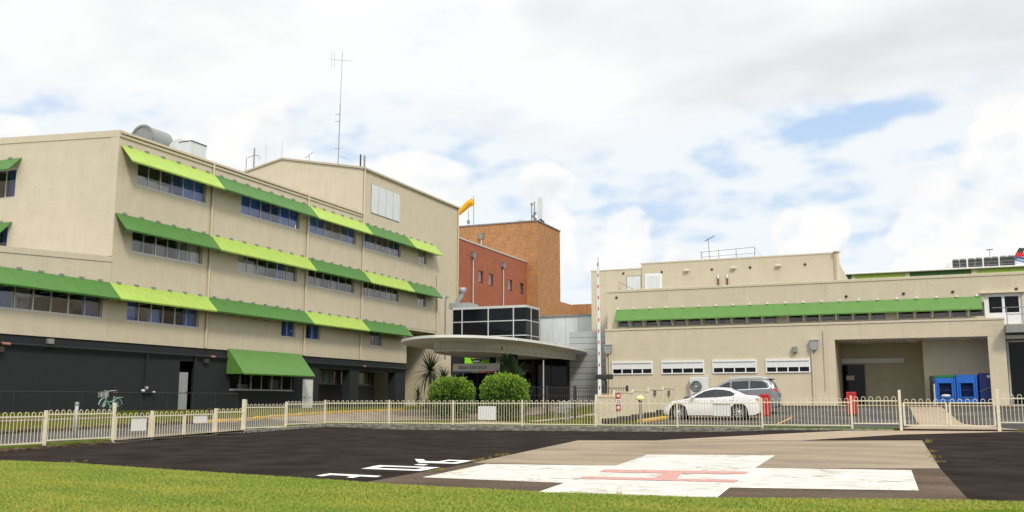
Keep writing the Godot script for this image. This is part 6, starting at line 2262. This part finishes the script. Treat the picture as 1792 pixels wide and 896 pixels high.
	# local x towards the front
	var P := {"rear": Vector3(-0.52, 0.34, 0), "front": Vector3(0.56, 0.34, 0), "crank": Vector3(-0.06, 0.29, 0), "seat": Vector3(-0.24, 0.80, 0), "head": Vector3(0.36, 0.84, 0), "fork": Vector3(0.40, 0.66, 0)}
	for w in ["rear", "front"]:
		var st := ST()
		var ring: Array = []
		for k in 25:
			ring.append(P[w] + Vector3(cos(TAU * k / 24) * 0.32, sin(TAU * k / 24) * 0.32, 0))
		tube(st, ring, 0.022, 6)
		var tyre := part("wheel", st, M.rubber, b, bx)
		st = ST()
		for k in 14:
			var a := TAU * k / 14
			tube(st, [P[w] + Vector3(0, 0, 0.02 * (1 if k % 2 else -1)), P[w] + Vector3(cos(a) * 0.31, sin(a) * 0.31, 0)], 0.003, 3)
		tube(st, [P[w] - Vector3(0, 0, 0.05), P[w] + Vector3(0, 0, 0.05)], 0.025, 8)
		part("spokes", st, M.alu, tyre, bx)
		st = ST()
		var mud: Array = []
		for k in 11:
			var a := lerpf(0.2, 2.9, k / 10.0)
			mud.append(P[w] + Vector3(cos(a) * 0.365, sin(a) * 0.365, 0))
		tube(st, mud, 0.02, 6)
		part("mudguard", st, M.mint, b, bx)
	var st := ST()
	tube(st, [P.seat, P.crank, P.rear, P.seat + (P.crank - P.seat) * 0.25], 0.016, 6)
	tube(st, [P.head, P.fork + Vector3(0.03, -0.05, 0), Vector3(0.1, 0.40, 0), P.crank], 0.02, 6)
	tube(st, [P.fork, Vector3(0.15, 0.52, 0), P.seat + (P.crank - P.seat) * 0.4], 0.016, 6)
	tube(st, [P.head, P.fork, Vector3(0.48, 0.5, 0.04), P.front + Vector3(0, 0, 0.05)], 0.015, 6)
	tube(st, [P.fork, Vector3(0.48, 0.5, -0.04), P.front - Vector3(0, 0, 0.05)], 0.015, 6)
	part("frame", st, M.mint, b, bx)
	st = ST()
	tube(st, [P.head, Vector3(0.33, 1.02, 0)], 0.014, 6)
	tube(st, [Vector3(0.10, 1.06, -0.33), Vector3(0.26, 1.05, -0.2), Vector3(0.33, 1.02, 0), Vector3(0.26, 1.05, 0.2), Vector3(0.10, 1.06, 0.33)], 0.014, 6)
	part("handlebar", st, M.alu, b, bx)
	st = ST()
	tube(st, [Vector3(0.03, 1.06, 0.33), Vector3(0.16, 1.06, 0.29)], 0.022, 6)
	tube(st, [Vector3(0.03, 1.06, -0.33), Vector3(0.16, 1.06, -0.29)], 0.022, 6)
	part("grip", st, M.brown, b, bx)
	st = ST()
	tube(st, [P.seat, Vector3(-0.27, 0.94, 0)], 0.014, 6)
	lathe(st, [Vector2(0, 0), Vector2(0.12, 0.0), Vector2(0.13, 0.03), Vector2(0.08, 0.06), Vector2(0, 0.065)], 12, Transform3D(Basis.from_scale(Vector3(1.15, 1, 0.8)), Vector3(-0.3, 0.94, 0)))
	part("saddle", st, M.brown, b, bx)
	st = ST()
	for k in 5:
		var y := 0.76 + k * 0.055
		tube(st, [Vector3(0.46, y, -0.15), Vector3(0.46, y, 0.15), Vector3(0.74, y, 0.17), Vector3(0.74, y, -0.17), Vector3(0.46, y, -0.15)], 0.007, 4)
	for q in [[0.46, -0.15], [0.46, 0.0], [0.46, 0.15], [0.6, 0.16], [0.74, 0.17], [0.74, 0], [0.74, -0.17], [0.6, -0.16]]:
		tube(st, [Vector3(q[0], 0.76, q[1]), Vector3(q[0], 0.98, q[1])], 0.006, 4)
	part("basket", st, M.blind_grey, b, bx)
	st = ST()
	tube(st, [Vector3(-0.84, 0.75, -0.05), Vector3(-0.26, 0.74, -0.05), Vector3(-0.26, 0.74, 0.05), Vector3(-0.84, 0.75, 0.05), Vector3(-0.84, 0.75, -0.05)], 0.012, 5)
	tube(st, [Vector3(-0.7, 0.75, 0.06), P.rear + Vector3(0, 0, 0.06)], 0.008, 4)
	part("carrier", st, M.mint, b, bx)
	st = ST()
	lathe(st, [Vector2(0, -0.01), Vector2(0.09, -0.01), Vector2(0.09, 0.01), Vector2(0, 0.01)], 14, Transform3D(Basis(Vector3.RIGHT, PI / 2), P.crank + Vector3(0, 0, 0.05)))
	box(st, -0.07, 0.13, 0.06, -0.05, 0.29, 0.08)
	box(st, -0.11, 0.11, 0.07, -0.01, 0.135, 0.16)
	part("pedal", st, M.alu, b, bx)


# ---------------------------------------------------------------- plants
func leaf_mesh(l: float, w: float) -> ArrayMesh:
	var st := ST()
	var a := Vector3(0, 0, 0)
	var t := Vector3(0, l, 0.25 * l)
	var m := Vector3(0, l * 0.5, 0.04 * l)
	var r := Vector3(w / 2, l * 0.45, 0.12 * l)
	var q := Vector3(-w / 2, l * 0.45, 0.12 * l)
	tri(st, a, r, m)
	tri(st, m, r, t)
	tri(st, a, m, q)
	tri(st, m, t, q)
	return done(st)

func bush(label: String, at: Vector3, rx: float, ry: float, rz: float, seed_: int, n: int) -> void:
	var b := thing("clipped_shrub", label, "shrub", at, 0.0, "clipped shrubs before the entrance")
	rng.seed = seed_
	var fn := FastNoiseLite.new()
	fn.seed = seed_
	fn.frequency = 1.1
	fn.fractal_octaves = 3
	var st := ST()
	for k in 7:
		var a := TAU * k / 7
		tube(st, [Vector3(0.05 * cos(a), -0.2, 0.05 * sin(a)), Vector3(rx * 0.5 * cos(a), ry * 0.9, rz * 0.5 * sin(a))], 0.025, 5, 0.01)
	part("stem", st, M.bark, b, T(at.x, at.y, at.z))
	var spots := {"leaf_a": [], "leaf_b": [], "leaf_c": []}
	for i in n:
		var d := Vector3(rng.randfn(), rng.randfn() * 0.8 + 0.12, rng.randfn()).normalized()
		# boxy, flat-topped: a superellipsoid with clumps
		var p := 3.2
		var k := pow(pow(absf(d.x), p) + pow(absf(d.y), p) + pow(absf(d.z), p), -1.0 / p)
		var bump := fn.get_noise_3d(d.x * 2.2 + seed_, d.y * 2.2, d.z * 2.2)
		var depth := 1.0 - 0.5 * pow(rng.randf(), 1.6)
		var tip := rng.randf() < 0.03 and d.y > 0.2
		var pos := d * k * (1.0 + 0.15 * bump) * depth * (1.08 if tip else 1.0)
		pos = Vector3(pos.x * rx, ry + pos.y * ry, pos.z * rz)
		if pos.y < 0.03:
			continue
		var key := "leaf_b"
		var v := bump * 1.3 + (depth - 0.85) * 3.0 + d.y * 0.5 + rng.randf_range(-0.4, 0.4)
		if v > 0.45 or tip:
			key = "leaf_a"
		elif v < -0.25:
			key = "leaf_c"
		var up := (d + Vector3(rng.randf_range(-0.7, 0.7), rng.randf_range(-0.1, 0.9), rng.randf_range(-0.7, 0.7))).normalized()
		var side := up.cross(Vector3(rng.randfn(), rng.randfn(), rng.randfn())).normalized()
		var s := rng.randf_range(0.7, 1.3) * (1.3 if tip else 1.0)
		spots[key].append(Transform3D(Basis(side, up, side.cross(up)).scaled(Vector3.ONE * s), at + pos))
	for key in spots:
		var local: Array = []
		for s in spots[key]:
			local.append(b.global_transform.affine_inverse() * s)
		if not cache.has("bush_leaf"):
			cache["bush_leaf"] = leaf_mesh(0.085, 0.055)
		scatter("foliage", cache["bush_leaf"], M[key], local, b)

func blade_mesh(l: float, w: float, droop: float) -> ArrayMesh:
	var st := ST()
	st.set_smooth_group(1)
	var prev: Array = []
	for k in 5:
		var t := k / 4.0
		var c := Vector3(0, l * t * (1.0 - 0.25 * droop * t), l * droop * t * t * 0.8)
		var ww := w * (1.0 - pow(t, 1.6)) * 0.5 + 0.002
		var now := [c + Vector3(-ww, 0, 0.0), c + Vector3(0, 0, -ww * 0.35), c + Vector3(ww, 0, 0.0)]
		if prev:
			quad(st, prev[0], prev[1], now[1], now[0])
			quad(st, prev[1], prev[2], now[2], now[1])
		prev = now
	return done(st)

func yucca(label: String, at: Vector3, trunk: float, l: float, n: int, seed_: int, mats: Array, called := "yucca_plant") -> void:
	var b := thing(called, label, "plant", at)
	rng.seed = seed_
	var st := ST()
	if trunk > 0.1:
		tube(st, [Vector3.ZERO, Vector3(0.03, trunk * 0.5, 0.02), Vector3(0, trunk, 0)], 0.10, 8, 0.07)
		part("trunk", st, M.bark, b, T(at.x, at.y, at.z))
	var kinds := []
	for k in 3:
		kinds.append(blade_mesh(l, 0.10, [0.15, 0.35, 0.7][k]))
	for i in n:
		var t := float(i) / n
		var a := i * 2.39996 + rng.randf_range(-0.2, 0.2)
		var pitch := lerpf(0.12, 2.25, pow(t, 0.8)) + rng.randf_range(-0.1, 0.1)
		var k := 0 if t < 0.45 else (1 if t < 0.75 else 2)
		var bs := Basis(Vector3.UP, a) * Basis(Vector3.RIGHT, pitch)
		bs = bs.scaled(Vector3.ONE * rng.randf_range(0.75, 1.1))
		put("leaf", kinds[k], M[mats[i % mats.size()]], b, Transform3D(bs, at + Vector3(0, trunk - 0.25 * t * minf(trunk, 1.0), 0)))

func build_plants() -> void:
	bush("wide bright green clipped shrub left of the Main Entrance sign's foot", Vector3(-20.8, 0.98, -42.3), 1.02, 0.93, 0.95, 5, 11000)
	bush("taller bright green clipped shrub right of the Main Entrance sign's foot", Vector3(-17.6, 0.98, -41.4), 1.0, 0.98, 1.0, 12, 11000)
	yucca("tall dark yucca with a large spiky head before the beige recess wall", Vector3(-29.2, 1.45, -56.2), 2.35, 1.6, 120, 3, ["spike", "spike", "spike_b"])
	yucca("shorter yucca right of the tall one, its head half behind the shrub", Vector3(-27.6, 1.45, -55.0), 1.75, 1.05, 80, 8, ["spike", "spike_b"])
	yucca("small yucca with drooping leaves low against the beige recess wall", Vector3(-32.0, 1.45, -59.8), 0.75, 0.75, 40, 9, ["spike_b", "spike"])
	yucca("bronze strappy plant at the foot of the small yucca", Vector3(-30.0, 1.42, -57.2), 0.0, 0.7, 30, 14, ["bronze_leaf", "spike_b"], "strappy_plant")
	yucca("reddish strappy plant left of the wide clipped shrub", Vector3(-26.7, 1.3, -51.5), 0.0, 0.75, 30, 15, ["bronze_leaf", "bronze_leaf", "spike_b"], "strappy_plant")
	# dark conifer-like tree under the canopy edge
	var t := thing("dark_tree", "dark shaded small tree covering the right end of the Main Entrance sign", "tree", Vector3(-19.0, 1.1, -46.0))
	rng.seed = 31
	var st := ST()
	tube(st, [Vector3(-19.0, 1.0, -46.0), Vector3(-19.02, 2.4, -46.0), Vector3(-19.3, 4.2, -46.1)], 0.08, 7, 0.02)
	for k in 9:
		var a := k * 2.4
		tube(st, [Vector3(-19.02, 2.2 + k * 0.12, -46.0), Vector3(-19.02 + 0.7 * cos(a), 2.7 + k * 0.13, -46.0 + 0.7 * sin(a))], 0.025, 5, 0.008)
	part("trunk", st, M.bark, t)
	var spots: Array = []
	for i in 2600:
		var y := rng.randf()
		var r := (1.0 - y * 0.75) * 1.05 * sqrt(rng.randf()) * (0.75 + 0.35 * sin(i * 0.7 + y * 9))
		var a := rng.randf() * TAU
		var pos := Vector3(-19.05 + r * cos(a) - 0.35 * y, 2.35 + y * 1.55 + 0.25 * sin(a * 3), -46.0 + r * sin(a))
		var up := Vector3(cos(a) * 0.8, rng.randf_range(-0.2, 1.0), sin(a) * 0.8).normalized()
		var side := up.cross(Vector3(rng.randfn(), rng.randfn(), rng.randfn())).normalized()
		spots.append(t.global_transform.affine_inverse() * Transform3D(Basis(side, up, side.cross(up)), pos))
	scatter("crown", leaf_mesh(0.16, 0.05), M.shade_leaf, spots, t)
	# low dark planting behind the sign
	for q in [[-22.3, -47.6, 1], [-21.2, -47.9, 2], [-23.6, -48.0, 3]]:
		yucca(["low strappy plant behind the left post of the entrance sign", "low strappy plant behind the middle of the entrance sign", "low strappy plant left of the entrance sign"][q[2] % 3], Vector3(q[0], 1.25, q[1]), 0.0, 1.1, 26, 40 + q[2], ["spike", "spike_b"], "strappy_plant")


func _ready() -> void:
	var cam := Camera3D.new()
	cam.name = "camera"
	cam.position = Vector3(0, 1.75, 0)
	cam.rotation_degrees = Vector3(8.6076, 22.6179, 0)
	cam.fov = 29.897
	cam.near = 0.1
	cam.far = 3000
	add_child(cam)
	cam.current = true
	make_materials()
	var we := WorldEnvironment.new()
	we.name = "world_environment"
	var env := Environment.new()
	env.background_mode = Environment.BG_SKY
	env.sky = make_sky()
	env.tonemap_mode = Environment.TONE_MAPPER_LINEAR
	env.tonemap_exposure = EXPO
	env.sky_rotation = Vector3(0, PI / 2, 0)
	env.sdfgi_enabled = true
	env.ssao_enabled = true
	env.ssil_enabled = true
	we.environment = env
	add_child(we)
	var sun := DirectionalLight3D.new()
	sun.name = "sun"
	sun.light_energy = 0.5
	sun.light_color = Color(1.0, 0.96, 0.89)
	sun.light_angular_distance = 10.0
	sun.shadow_enabled = true
	sun.rotation_degrees = Vector3(-43, 40, 0)
	add_child(sun)
	build_ground()
	build_left()
	build_tower()
	build_entrance()
	build_right()
	build_fences()
	build_sign()
	build_bins()
	build_yard()
	build_cars()
	build_plants()
